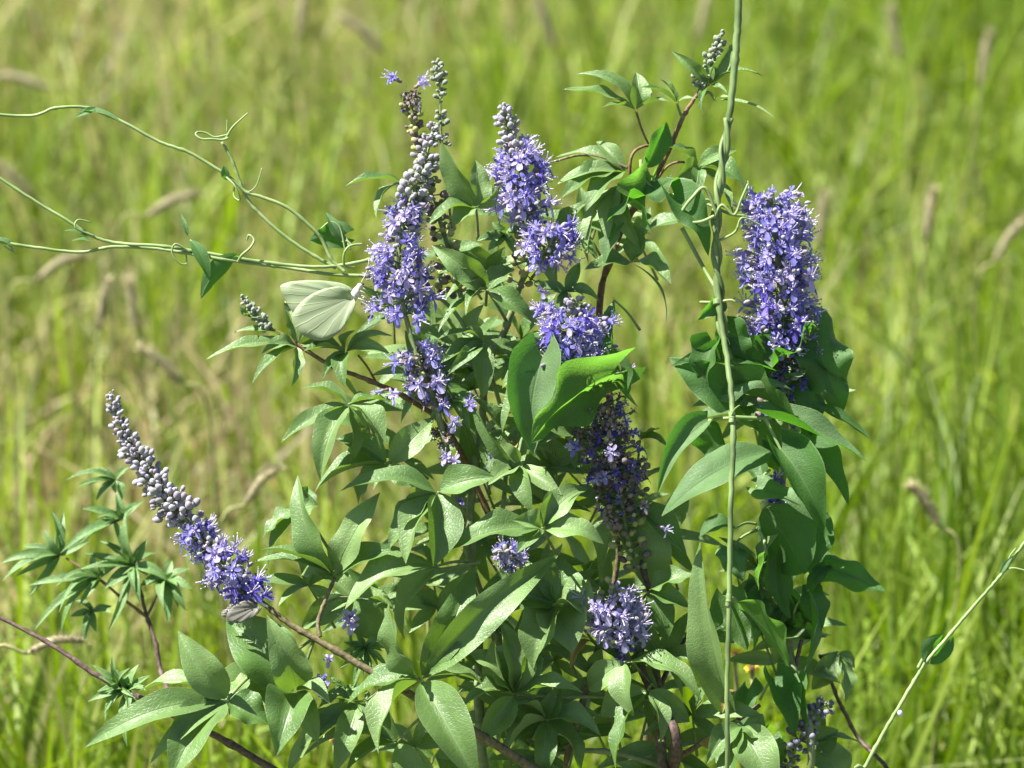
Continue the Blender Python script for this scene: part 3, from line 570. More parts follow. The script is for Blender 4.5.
spike([(703, 92, -6), (699, 80, 0), (694, 76, 4)], [(0.3, 1.0, 'greybud', 7, 6, .6)], shrub, 1.2, .9)
spike([(266, 327, 6), (258, 317, 6), (250, 307, 6), (242, 297, 6)], [(0.0, 1.0, 'greybud', 7, 3.5, .85)], shrub, 1.4, .8, 'tiny green bud spike left of the butterfly')
spike([(784, 776, -20), (800, 740, -14), (814, 715, -14), (832, 700, -20)], [(0.0, 0.25, 'seed', 14, 12, .6), (0.35, 0.65, 'seed', 16, 14, .6), (0.72, 1.0, 'seed', 11, 9, .6)], shrub, 1.6, 1.2, 'dark blue-grey seed knots low on the right')
side = MB(); side.tube([P(352, 660, -20), P(350, 630, -12), P(352, 612, -8)], [1.6 * S] * 3, 6, 0)
sroot = side.build('flower_spike', [M['stem']], shrub)
lone(sroot, 352, 617, -4, (-.1, .1, 1), 1.15, 'petalpale', 3, 6); lone(sroot, 322, 680, 10, (-.3, -.5, .6), 1.0, 'petal', 3, 8); lone(sroot, 330, 660, 8, (.2, .4, .7), .8, 'petalpale', 1)
main = [o for o in shrub.children if o.name.startswith('flower_spike')][0]
lone(main, 400, 393, 14, (-.5, -.2, .9), 1.1, 'petalpale', 1); lone(main, 385, 390, 14, (-1, 0, .3), .8, 'petalpale', 1); lone(main, 467, 404, 10, (.3, .3, .9), .9, 'petal', 2, 4); lone(main, 452, 418, 18, (0, -.1, 1), 1.1, 'petalpale', 1)
lone(main, 494, 456, -6, (0, .2, 1), .8, 'petaldk', 2, 6); lone(main, 455, 464, 6, (-.4, .5, .7), .9, 'petalpale', 3, 9); lone(main, 488, 468, -6, (0, 0, 1), .8, 'petalpale', 1)
lone(main, 541, 515, 8, (-.3, .5, .7), .8, 'petalpale', 2, 5); lone(main, 540, 290, -4, (0, .3, 1), .9, 'petalpale', 1); lone(main, 461, 500, -10, (0, 0, 1), .7, 'petaldk', 1)

# ================================================================== TWINING VINES
def thing_mesh(name, root, pts_list, mat, sides=8):
    if name == 'tendril' and len(pts_list) > 1:
        return [thing_mesh(name, root, [q], mat, sides) for q in pts_list]
    mb = MB()
    for lst, r0, r1, wob in pts_list: stemtube(mb, lst, r0, r1, 0, 8, 19 if name == 'vine_stem' else 0, sides, wob * 1.6)
    return mb.build(name, M[mat], root)
def vleaf(root, c, att, tip, wd, N, kind='heart', lobe=.30, fold=.22, arch=.08, wave=.08, twist=0.0, pr=1.3, mat='vleaf', rnd=None):
    mb = MB(); B = P(*c)
    if att:
        A = P(*att); mb.tube(smooth([A, (A + B) / 2 + U * 3 * S, B], 4), lerpr(pr * 1.2 * S, pr * .8 * S, 9), 6, 1)
    leaf(mb, B, P(*tip), wd * S * 1.1, face(N), kind, fold, arch, wave, rnd, nl=18, nw=10, twist=twist, lobe=lobe)
    return mb.build('leaf', [M[mat], M['vine']], root, B)
vb = (P(727, 768, -10))
vine = tag(empty('climbing_vine', (vb.x, vb.y, 0)), 'thick green twining vine rising straight past the right-hand flower spike, broad pointed leaves', 'vine')
VB = Vector((vb.x, vb.y, -0.02))
thing_mesh('vine_stem', vine, [([VB, Vector((vb.x, vb.y, .4)), (727, 800, 60), (727, 700, 78), (729, 600, 84), (731, 500, 80), (733, 430, 70), (729, 370, 50), (721, 320, 36), (717, 270, 30), (716, 215, 30), (722, 165, 28), (730, 110, 26), (735, 60, 24), (738, 20, 22), (739, -40, 20)], 2.1, 3.9, .3)] + [([(731, 412, 66), (732, 417, 68), (731.5, 423, 70)], 3.2, 3.2, 0), ([(729, 594, 84), (729, 600, 85), (728, 606, 84)], 3.0, 3.0, 0), ([(731, 417, 69), (735, 409, 74), (740, 405, 76)], 1.2, .4, 0), ([(717, 300, 32), (717, 305, 34)], 4.6, 4.4, 0)], 'vinedark')
tw = []
for ph, r1 in ((0, 3.0), (math.pi, 2.6)):
    lst = []
    for i in range(40):
        y = 360 - i * 6.2; t = (360 - y) / 240; x = np.interp(y, [110, 165, 215, 270, 320, 370], [730, 722, 716, 717, 721, 729]); q = ph + i * 0.55
        lst.append((float(x) + 3.8 * math.cos(q), y, 30 + 4 * math.sin(q)))
    tw.append((lst, r1 * .8, r1 * .8, 0))
mb = MB()
for lst, a, b, c in tw: mb.tube(smooth(PP(lst), 2), a * S, 6, 0)
mb.build('twining_stem', M['vinedark'], vine)
thing_mesh('tendril', vine, [([(717, 215, 34), (705, 188, 40), (692, 198, 42), (684, 208, 42), (678, 218, 42), (683, 222, 44), (700, 222, 44), (714, 216, 40)], 1.8, 1.6, 0),
    ([(714, 218, 34), (722, 205, 36), (734, 215, 36), (741, 200, 36), (748, 184, 36)], 1.6, 1.2, 0), ([(720, 240, 32), (735, 232, 34), (742, 218, 36), (758, 224, 30), (764, 226, 28)], 1.5, .8, 0),
    ([(641, 160, 10), (642, 172, 12), (648, 184, 14), (660, 192, 14), (668, 196, 14)], 2.0, 1.8, 0), ([(728, 208, 20), (708, 200, 22), (695, 202, 22)], 1.6, 1.6, 0),
    ([(666, 194, 12), (690, 198, 16), (712, 206, 22), (730, 214, 24), (745, 216, 20)], 1.8, 1.4, 0), ([(682, 228, 0), (694, 250, 4), (706, 272, 10), (718, 292, 20)], 2.2, 1.8, 0),
    ([(732, 418, 30), (716, 419, 26), (708, 421, 22)], 1.8, 1.6, 0), ([(732, 417, 30), (765, 418, 20), (785, 413, 6), (812, 404, -10)], 2.0, 1.8, 0), ([(765, 418, 20), (774, 436, 20), (782, 452, 22)], 2.0, 1.4, 0),
    ([(758, 528, -20), (764, 540, 0), (767, 555, 6)], 1.8, 1.6, 0), ([(700, 302, 20), (716, 302, 30), (730, 300, 34), (735, 302, 34)], 1.3, 1.1, 0)], 'vine', 7)
R.seed(21)
# curled leaves high on the vine
vleaf(vine, (662, 190, 14), (666, 194, 12), (606, 222, 30), 52, (-.2, .6, .6), 'heart', .5, .5, .12, .18, .6, rnd=.2)
vleaf(vine, (652, 176, 10), (655, 186, 10), (648, 232, 40), 62, (-.1, .8, -.5), 'heart', .4, .4, .1, .16, -.4, mat='thinleaf')
vleaf(vine, (646, 168, 6), (650, 182, 8), (668, 122, -6), 24, (.3, -.2, .9), 'oval', .2, .35, .1, .1, .5)
vleaf(vine, (674, 198, 30), (668, 196, 14), (712, 250, 44), 40, (.4, .3, .85), 'heart', .8, .3, .1, .14, .2, rnd=.1)
vleaf(vine, (620, 215, -4), None, (604, 262, 16), 24, (-.4, -.3, .7), 'lance', .2, .35, .12, .1, .3)
# big folded leaves above the dark spike
vleaf(vine, (615, 374, 44), (634, 378, 20), (531, 443, 66), 76, (-.35, .72, -.62), 'heart', .55, .40, .10, .12, .15, rnd=.1, mat='thinleaf')
vleaf(vine, (542, 356, 34), (566, 372, 10), (533, 455, 36), 54, (-.1, .62, .78), 'heart', .6, .12, .06, .04, 0, rnd=1)
vleaf(vine, (614, 300, -10), (640, 330, -30), (634, 408, 6), 26, (-.5, -.2, .6), 'lance', .2, .6, .14, .14, .6)
vleaf(vine, (612, 348, 30), None, (626, 402, 34), 26, (.8, .3, -.3), 'oval', .3, .5, .1, .1, .3)
# right-hand clump
vleaf(vine, (708, 421, 24), None, (655, 490, 44), 26, (-.25, .6, .8), 'heart', .4, .2, .12, .06, -.2, rnd=1)
vleaf(vine, (772, 452, 22), None, (661, 510, 56), 44, (-.15, .65, .75), 'lance', .3, .22, .16, .05, .1, rnd=.7)
vleaf(vine, (781, 450, 26), None, (826, 530, 40), 52, (.2, .2, .95), 'heart', .5, .34, .10, .10, .2, rnd=.1)
vleaf(vine, (770, 416, 24), None, (866, 462, 30), 34, (0, .75, .65), 'heart', .7, .35, .03, .10, .1, rnd=.9)
vleaf(vine, (800, 436, -6), (790, 430, -10), (853, 502, 10), 38, (.4, .4, .8), 'heart', .4, .3, .08, .08, .1, rnd=.3)
vleaf(vine, (810, 403, 0), None, (872, 439, 20), 15, (-.1, .7, -.6), 'lance', .3, .5, .05, .08, 0)
vleaf(vine, (775, 366, -2), (785, 400, -14), (674, 360, 34), 40, (-.35, .35, .85), 'heart', .2, .35, .1, .08, .3, rnd=.3)
vleaf(vine, (730, 392, 16), (734, 412, 20), (672, 358, 30), 52, (-.4, .2, .85), 'heart', .3, .35, .08, .08, .1, rnd=.2)
vleaf(vine, (726, 392, 10), (732, 418, 20), (798, 412, 26), 56, (-.3, .85, -.35), 'heart', .4, .25, .05, .08, .1, rnd=.5, mat='thinleaf')
vleaf(vine, (724, 395, 22), None, (795, 380, 20), 24, (0, .85, .5), 'heart', .3, .3, .16, .08, .1, rnd=.9)
vleaf(vine, (726, 326, 22), (722, 345, 30), (752, 366, 20), 36, (.2, -.1, .9), 'heart', .3, .3, .1, .1, .2, rnd=.0)
vleaf(vine, (714, 342, 24), (720, 360, 30), (702, 390, 30), 34, (-.5, .2, .8), 'heart', .3, .35, .1, .1, .2, rnd=.2)
vleaf(vine, (720, 302, 22), None, (698, 320, 26), 20, (-.3, -.4, .8), 'heart', .3, .3, .1, .1, .2)
vleaf(vine, (812, 338, -6), (790, 352, -10), (846, 412, 6), 68, (.2, .3, .9), 'heart', .6, .30, .10, .20, .2, rnd=.25)
vleaf(vine, (806, 342, 4), None, (762, 378, 14), 44, (-.2, .75, .5), 'heart', .5, .45, .1, .2, .3, rnd=.6)
vleaf(vine, (790, 380, 10), None, (846, 372, 0), 34, (-.1, .75, -.5), 'heart', .4, .4, .1, .2, .3, rnd=.6)
vleaf(vine, (808, 384, -4), None, (812, 436, 0), 38, (.2, .1, .95), 'heart', .4, .3, .1, .15, .2, rnd=.4)
vleaf(vine, (704, 432, 6), None, (730, 466, 6), 44, (-.2, .7, -.6), 'heart', .4, .2, .1, .08, .1)
vleaf(vine, (756, 488, 10), (770, 470, -4), (822, 514, 40), 30, (-.1, .85, .6), 'heart', .4, .3, .1, .10, .1, rnd=1)
vleaf(vine, (818, 520, -16), (800, 500, -30), (806, 574, 4), 36, (.5, .2, .8), 'heart', .4, .3, .08, .08, .2, rnd=.1)
vleaf(vine, (762, 510, -8), (776, 505, -20), (806, 572, 14), 72, (.1, .6, -.75), 'oval', .4, .16, .04, .05, .1, rnd=.2, mat='vleaf')
vleaf(vine, (826, 566, -20), None, (886, 592, 10), 36, (.1, .5, .85), 'heart', .8, .32, .08, .12, .1, rnd=.15)
vleaf(vine, (826, 566, -20), None, (806, 596, -6), 22, (-.3, .3, .9), 'heart', .3, .3, .1, .08, .1, rnd=.1)
vleaf(vine, (768, 552, 36), None, (758, 590, 50), 34, (-.4, .85, -.35), 'oval', .4, .2, .06, .08, .1, mat='thinleaf')
vleaf(vine, (776, 556, -6), None, (786, 620, 4), 36, (-.3, .85, -.35), 'heart', .4, .25, .06, .08, .1, mat='thinleaf')
vleaf(vine, (736, 528, 0), (756, 524, -16), (700, 534, 10), 24, (0, .7, .6), 'oval', .3, .4, .2, .06, .2, rnd=.2)
vleaf(vine, (730, 548, -6), (757, 530, -16), (744, 580, 6), 34, (0, .8, .55), 'heart', .3, .3, .1, .08, .2, rnd=.9)
vleaf(vine, (738, 602, 40), (728, 600, 70), (790, 666, 58), 78, (-.35, .9, -.3), 'oval', .4, .15, .04, .07, .1, rnd=.5, mat='thinleaf')
vleaf(vine, (728, 598, 30), (728, 620, 60), (748, 650, 44), 44, (-.4, .85, -.4), 'heart', .4, .25, .04, .08, .1, rnd=.5, mat='thinleaf')
vleaf(vine, (774, 678, -14), (760, 700, -18), (798, 732, 10), 44, (.3, .3, .9), 'heart', .4, .2, .04, .05, .1, rnd=.1)
vleaf(vine, (808, 590, -6), (806, 600, -30), (806, 672, 10), 22, (.9, .1, .3), 'lance', .3, .6, .06, .08, .1, rnd=.8)
vleaf(vine, (800, 600, -16), (792, 620, -30), (822, 630, -6), 40, (-.1, .7, -.7), 'heart', .4, .2, .04, .08, .1)
vleaf(vine, (806, 668, -14), (798, 680, -30), (808, 726, 0), 20, (-.7, .1, .5), 'lance', .3, .5, .06, .08, .1, rnd=.4)
for i in range(17):
    x = R.uniform(738, 806); y = R.choice([R.uniform(372, 460), R.uniform(560, 720), R.uniform(560, 760)])
    a = R.uniform(-2.6, -0.4); L = R.uniform(36, 62)
    vleaf(vine, (x, y, R.uniform(-70, -28)), None, (x + L * math.cos(a) * .7, y - L * math.sin(a), R.uniform(-60, -12)), R.uniform(26, 46), (R.uniform(-.5, .5), R.uniform(.0, .8), R.choice((-.8, .8, .8))), 'heart', .5, .3, .08, .1, R.uniform(-.4, .4), mat=R.choice(['vleaf', 'thinleaf']))

lb = P(376, 268, 20)
lv = tag(empty('twining_vine_shoots', (lb.x + .1, lb.y + .05, 0)), 'thin pale green vine runners reaching out leftwards from the flower spike above the butterfly', 'vine')
runs = [
 [(345, 272, 8), (332, 260, 8), (322, 240, 10), (312, 228, 12), (288, 208, 14), (262, 197, 14), (246, 192, 14), (228, 176, 16), (190, 153, 16), (160, 142, 18), (125, 123, 20), (100, 112, 20), (84, 107, 20), (55, 108, 20), (25, 116, 20), (-60, 108, 20)],
 [(386, 254, -6), (372, 259, 2), (335, 266, 8), (300, 266, 12), (250, 260, 16), (200, 252, 16), (160, 246, 20), (118, 243, 16), (92, 236, 18), (70, 222, 20), (40, 204, 20), (0, 178, 20), (-50, 140, 20)],
 [(400, 276, -4), (374, 276, 2), (330, 274, 6), (290, 268, 6), (258, 264, 12), (215, 258, 18), (180, 252, 14), (150, 248, 12), (112, 247, 20), (80, 252, 18), (40, 248, 18), (0, 242, 18), (-50, 234, 18)],
 [(336, 268, 2), (318, 258, 4), (290, 240, 6), (264, 218, 8), (248, 200, 10), (240, 182, 12), (232, 160, 12), (222, 142, 12)]]
anchor = [(500, 330, -50), (450, 300, -40), (410, 285, -20)]
thing_mesh('vine_stem', lv, [([Vector((lb.x + .1, lb.y + .05, 0)), Vector((lb.x + .11, lb.y + .06, .45)), (500, 640, -80), (505, 430, -70), (460, 320, -45)] + [(410, 280, -20), (386, 262, -4)], 3, 1.8, .2)] + [(r, 1.9, 1.55, .12) for r in runs], 'vine', 7)
thing_mesh('tendril', lv, [([(228, 138, 14), (222, 140, 16), (212, 139, 18), (202, 139, 18), (196, 135, 16), (198, 132, 14), (206, 133, 12), (214, 137, 12), (222, 136, 12), (230, 134, 12)], 1.3, 1.0, 0),
    ([(226, 138, 12), (232, 128, 12), (240, 120, 12), (248, 113, 12)], 1.3, .7, 0), ([(227, 132, 12), (227, 120, 12)], .8, .4, 0),
    ([(225, 176, 16), (235, 186, 20), (240, 200, 16), (234, 196, 12), (236, 184, 10), (246, 192, 14), (256, 186, 16), (262, 168, 18)], 1.2, .6, 0),
    ([(355, 268, 10), (345, 266, 14), (344, 254, 18), (350, 246, 18), (362, 244, 14)], 1.4, 1.2, 0), ([(318, 232, 8), (330, 222, 8), (340, 228, 8), (345, 250, 8)], 1.0, .8, 0),
    ([(238, 262, 18), (242, 255, 24), (250, 248, 24), (254, 240, 20), (249, 235, 18), (247, 240, 16)], 1.5, 1.0, 0), ([(94, 236, 20), (76, 228, 26), (78, 220, 24), (90, 222, 20)], 1.2, .8, 0),
    ([(190, 252, 18), (176, 244, 22), (172, 252, 22), (178, 262, 20), (186, 264, 16), (186, 254, 12)], 1.1, .8, 0),
    ([(8, 243, 18), (14, 252, 20), (4, 246, 20)], 1.3, .8, 0)], 'vine', 6)
vleaf(lv, (238, 254, 20), None, (199, 298, 30), 20, (-.5, .3, -.8), 'lance', .3, .4, .16, .05, .2, rnd=.5)
vleaf(lv, (190, 240, 16), (196, 252, 16), (210, 280, 24), 14, (.4, .2, .9), 'lance', .3, .35, .1, .05, .1, rnd=.2)
vleaf(lv, (188, 236, 16), None, (181, 214, 14), 5, FR, 'lance', .3, .3, .1, .05, .1)
vleaf(lv, (78, 112, 20), None, (122, 121, 24), 10, UPN, 'lance', .3, .5, .1, .05, .1, rnd=.8)
vleaf(lv, (97, 108, 20), None, (75, 117, 26), 7, FR, 'lance', .3, .3, .1, .05, .1, rnd=.8)
vleaf(lv, (88, 238, 20), None, (64, 230, 24), 8, UPN, 'oval', .3, .3, .1, .05, .1, rnd=.6)
vleaf(lv, (95, 243, 22), None, (72, 240, 30), 7, UPN, 'oval', .3, .3, .1, .05, .1, rnd=1)
vleaf(lv, (12, 246, 20), None, (-6, 238, 22), 10, UPN, 'oval', .3, .3, .1, .05, .1, rnd=1)
vleaf(lv, (344, 236, 4), (350, 250, 6), (310, 240, 16), 30, (-.2, .2, -.9), 'heart', .5, .3, .08, .1, .2, rnd=.4)
vleaf(lv, (342, 242, 6), (352, 246, 6), (326, 212, 6), 15, (.4, .3, .9), 'lance', .3, .3, .1, .05, .2, rnd=.9)
vleaf(lv, (226, 180, 14), None, (224, 166, 20), 8, FR, 'oval', .3, .3, .1, .05, .1, rnd=.3)

rb = P(865, 768, 60)
rv = tag(empty('vine_shoot', (rb.x - .03, rb.y, 0)), 'single straight pale green vine shoot slanting up at the lower right edge', 'vine')
thing_mesh('vine_stem', rv, [([Vector((rb.x - .03, rb.y, -.02)), Vector((rb.x - .04, rb.y, .4)), (845, 810, 56), (866, 766, 60), (884, 732, 60), (900, 705, 60), (916, 678, 60), (926, 662, 60), (945, 640, 60), (968, 613, 60), (990, 588, 60), (1003, 572, 60), (1012, 560, 60), (1022, 546, 58), (1040, 520, 56)], 2.3, 1.4, .15)], 'vine')
thing_mesh('tendril', rv, [([(1003, 571, 60), (1014, 568, 64), (1030, 572, 66)], 1.1, .7, 0), ([(1006, 568, 60), (1010, 556, 62), (1016, 548, 62)], 1.0, .6, 0), ([(918, 668, 60), (924, 658, 60), (928, 664, 60)], 2.0, 1.4, 0)], 'vine', 6)
vleaf(rv, (924, 662, 64), None, (942, 634, 60), 17, (-.4, .2, -.9), 'oval', .3, .35, .1, .05, .2, rnd=.6)
vleaf(rv, (930, 664, 56), None, (954, 637, 54), 14, (.5, .2, .8), 'oval', .3, .4, .1, .05, .2, rnd=.2)
vleaf(rv, (1000, 574, 60), None, (1013, 556, 62), 6, FR, 'lance', .3, .3, .1, .05, .1, rnd=.9)
mb = MB(); p = P(900, 713, 64); mb.ball(p, U, 2.6 * S, 3 * S, 0, .9, 8, 6); mb.build('bud', M['stamen'], rv)

# ================================================================== BUTTERFLIES
def wingmat(name, ca, cb, vein, nv, tr):
    m, n, l = newmat(name); out = n.new('ShaderNodeOutputMaterial')
    uv = n.new('ShaderNodeUVMap'); sx = n.new('ShaderNodeSeparateXYZ'); l.new(uv.outputs[0], sx.inputs[0])
    no = n.new('ShaderNodeTexNoise'); no.inputs['Scale'].default_value = 90; tc = n.new('ShaderNodeTexCoord'); l.new(tc.outputs['Object'], no.inputs['Vector'])
    base = mixc(n, l, mathn(n, l, 'MULTIPLY_ADD', no.outputs['Fac'], 2.0, True), ca, cb)
    fr = mathn(n, l, 'ABSOLUTE', mathn(n, l, 'SUBTRACT', mathn(n, l, 'FRACT', mathn(n, l, 'ADD', mathn(n, l, 'MULTIPLY', sx.outputs[0], float(nv)), mathn(n, l, 'MULTIPLY', no.outputs['Fac'], 0.5))), 0.5))
    vv = mathn(n, l, 'MULTIPLY', mathn(n, l, 'SUBTRACT', 1.0, mathn(n, l, 'MULTIPLY', fr, 11.0), True), 0.55)
    c = mixc(n, l, vv, base, vein)
    p = n.new('ShaderNodeBsdfPrincipled'); p.inputs['Roughness'].default_value = 0.5; l.new(c, p.inputs['Base Color'])
    t = n.new('ShaderNodeBsdfTranslucent'); l.new(mixc(n, l, vv, tr, vein), t.inputs[0]); mx = n.new('ShaderNodeMixShader'); mx.inputs[0].default_value = 0.58
    bp = n.new('ShaderNodeBump'); bp.inputs['Strength'].default_value = .5; bp.inputs['Distance'].default_value = .0006; l.new(vv, bp.inputs['Height']); l.new(bp.outputs[0], p.inputs['Normal'])
    l.new(p.outputs[0], mx.inputs[1]); l.new(t.outputs[0], mx.inputs[2]); l.new(mx.outputs[0], out.inputs[0]); return m
M['wing'] = wingmat('butterfly_wing', (0.34, 0.41, 0.22), (0.46, 0.53, 0.34), (0.48, 0.54, 0.20), 11, (0.34, 0.46, 0.18))
M['wing2'] = wingmat('pale_wing', (0.22, 0.21, 0.17), (0.30, 0.29, 0.24), (0.14, 0.13, 0.10), 8, (0.24, 0.24, 0.19))
M['fur'] = simplemat('body_fur', (0.40, 0.38, 0.30), (0.58, 0.56, 0.48), 0.9, 900, bump=.5)
M['darkspot'] = simplemat('dark_spot', (0.02, 0.02, 0.02), (0.05, 0.045, 0.04), 0.8)
def wing(root, name, hinge, outline, d0, dtip, mat, bulge=2.0, rot=0):
    """fan of a closed outline (px) around the hinge, veins radiate from it; solid sheet with a slight billow"""
    mb = MB(); H = P(*hinge); n = len(outline); rings = 7; vs = []; uv = []; fs = []
    o = outline
    pts = [(float(np.interp(i, range(n), [a[0] for a in o])), float(np.interp(i, range(n), [a[1] for a in o]))) for i in np.linspace(0, n - 1, 31)]
    for i, (x, y) in enumerate(pts):
        for j in range(rings + 1):
            t = j / rings; px = hinge[0] + (x - hinge[0]) * t; py = hinge[1] + (y - hinge[1]) * t
            d = hinge[2] + d0 + dtip * t + bulge * math.sin(math.pi * t) + 0.5 * math.sin(i * 1.3) * t
            vs.append(P(px, py, d)); uv.append((i / 30.0, t))
    for i in range(30):
        for j in range(rings):
            k = i * (rings + 1) + j; fs.append((k, k + 1, k + rings + 2, k + rings + 1))
    mb.add(vs, fs, 0, .5, uv); ob = mb.build(name, M[mat], root, H)
    so_ = ob.modifiers.new('thickness', 'SOLIDIFY'); so_.thickness = 0.12 * S; return ob
hb = P(356, 300, 18)
bf = tag(empty('butterfly', hb), 'pale green-white butterfly with closed wings clinging to the tall blue spike', 'butterfly')
wing(bf, 'forewing', (355, 296, 18), [(352, 288), (342, 283), (325, 280.5), (305, 280), (290, 281.5), (280, 285), (281, 292), (286, 301), (292, 312), (300, 320), (318, 318), (335, 310)], -2.4, 2, 'wing')
wing(bf, 'forewing', (355, 296, 18), [(352, 288), (342, 283), (325, 281.5), (305, 281), (292, 283), (283, 287), (284, 294), (289, 303), (295, 312), (303, 318), (318, 316), (335, 308)], -5, -6, 'wing')
wing(bf, 'hindwing', (353, 297, 18), [(348, 288), (338, 286), (322, 289), (308, 296), (298, 305), (292, 314), (292, 322), (297, 330), (305, 337), (317, 341), (328, 340), (338, 334), (346, 324), (352, 314), (356, 304)], 1.2, 5, 'wing')
wing(bf, 'hindwing', (353, 297, 18), [(348, 289), (338, 288), (322, 291), (308, 298), (299, 307), (294, 315), (295, 323), (300, 330), (308, 336), (319, 339), (329, 338), (338, 332), (346, 322), (352, 312), (356, 304)], -7, -10, 'wing')
mb = MB()
bp_ = smooth([P(341, 326, 16), P(346, 315, 16), P(350, 304, 16), P(354, 296, 17), P(358, 289, 18), P(361, 284, 19)], 4); nb = len(bp_)
mb.tube(bp_, [S * r for r in np.interp(np.linspace(0, 1, nb), [0, .15, .4, .62, .75, .84, .93, 1], [.8, 2.0, 2.8, 4.6, 4.2, 2.8, 3.0, 1.6])], 10, 0)
body = mb.build('body', M['fur'], bf)
mb = MB(); mb.ball(P(363, 284, 22), U, 1.2 * S, 1.3 * S, 0, .5, 8, 6); mb.ball(P(363, 284, 15), U, 1.2 * S, 1.3 * S, 0, .5, 8, 6); mb.build('eye', M['darkspot'], body)
for dd in (20, 15):
    mb = MB(); mb.tube(smooth([P(361, 283, dd), P(366, 273, dd + 2), P(369, 262, dd + (dd - 17) * 2)], 4), .4 * S, 5, 0); mb.ball(P(369, 261, dd + (dd - 17) * 2), U, .8 * S, 1.6 * S, 0, .5, 6, 4); mb.build('antenna', M['fur'], bf)
for q in range(4):
    mb = MB(); y = 286 + 4 * q; mb.tube([P(358, y, 17 + q % 2 * 3), P(363, y + 2, 20), P(368, y + 5, 17)], .45 * S, 4, 0); mb.build('leg', M['fur'], bf)
mb = MB(); mb.tube(smooth([P(363, 286, 19), P(370, 287, 22), P(377, 283, 18)], 4), .35 * S, 4, 0); mb.build('proboscis', M['darkspot'], body)

b2 = tag(empty('butterfly', P(256, 618, 34)), 'small cream butterfly with a black wing spot hanging under the far-left spike', 'butterfly', None)
wing(b2, 'hindwing', (258, 606, 40), [(248, 600), (240, 602), (232, 607), (227, 613), (226, 619), (232, 623), (240, 623), (250, 619), (258, 614), (262, 608)], 2, 3, 'wing2', 1.5)
wing(b2, 'hindwing', (258, 606, 40), [(248, 600), (240, 603), (230, 606), (222, 611), (221, 616), (230, 618), (240, 621), (250, 617), (258, 612)], -5, -6, 'wing2', 1)
wing(b2, 'forewing', (258, 606, 40), [(250, 598), (242, 598), (232, 602), (226, 609), (224, 614), (232, 615), (246, 612), (258, 607)], -1, 0, 'wing2', 1)
mb = MB(); mb.ball(P(245, 610, 52), U, 1.0 * S, 1.4 * S, 0, .5, 8, 6); mb.build('wing_spot', M['darkspot'], b2)
mb = MB(); mb.tube(smooth([P(268, 607, 38), P(262, 604, 38), P(256, 600, 38), P(250, 597, 38)], 4), [S * r for r in np.interp(np.linspace(0, 1, 13), [0, .2, .6, .8, 1], [.6, 1.6, 2.4, 1.8, .8])], 8, 0); mb.build('body', M['fur'], b2)
for s_ in (-1, 1):
    mb = MB(); mb.tube([P(250, 597, 38), P(243, 594, 40 + s_ * 3), P(238, 593, 40 + s_ * 5)], .35 * S, 4, 0); mb.build('antenna', M['darkspot'], b2)

# ================================================================== MEADOW
gm, n, l = newmat('meadow_soil'); out = n.new('ShaderNodeOutputMaterial'); p = n.new('ShaderNodeBsdfPrincipled'); p.inputs['Roughness'].default_value = .95
tc = n.new('ShaderNodeTexCoord'); n1 = n.new('ShaderNodeTexNoise'); n1.inputs['Scale'].default_value = 5; n1.inputs['Detail'].default_value = 10; l.new(tc.outputs['Object'], n1.inputs['Vector'])
n2 = n.new('ShaderNodeTexNoise'); n2.inputs['Scale'].default_value = 45; n2.inputs['Detail'].default_value = 6; l.new(tc.outputs['Object'], n2.inputs['Vector'])
f1 = mathn(n, l, 'MULTIPLY_ADD', n1.outputs['Fac'], 4.0, True); f1.node.inputs[2].default_value = -1.5
f2 = mathn(n, l, 'MULTIPLY_ADD', n2.outputs['Fac'], 4.0, True); f2.node.inputs[2].default_value = -1.5
l.new(mixc(n, l, f2, mixc(n, l, f1, (.045, .06, .02), (.12, .09, .05)), (.09, .12, .035)), p.inputs[0]); l.new(p.outputs[0], out.inputs[0])
mb = MB(); NG = 60; vs = []
for j in range(NG + 1):
    for i in range(NG + 1):
        x = (i / NG * 2 - 1); y = j / NG; X = x * abs(x) * 120; Y = -20 + 220 * y ** 1.6
        vs.append(Vector((X, Y, 0.03 * math.sin(X * 1.3) * math.cos(Y * .9) * (1 if Y > 3 else 0))))
fs = [(j * (NG + 1) + i, j * (NG + 1) + i + 1, (j + 1) * (NG + 1) + i + 1, (j + 1) * (NG + 1) + i) for j in range(NG) for i in range(NG)]
mb.add(vs, fs); tag(mb.build('ground', gm, None, Vector((0, 0, 0))), kind='structure')

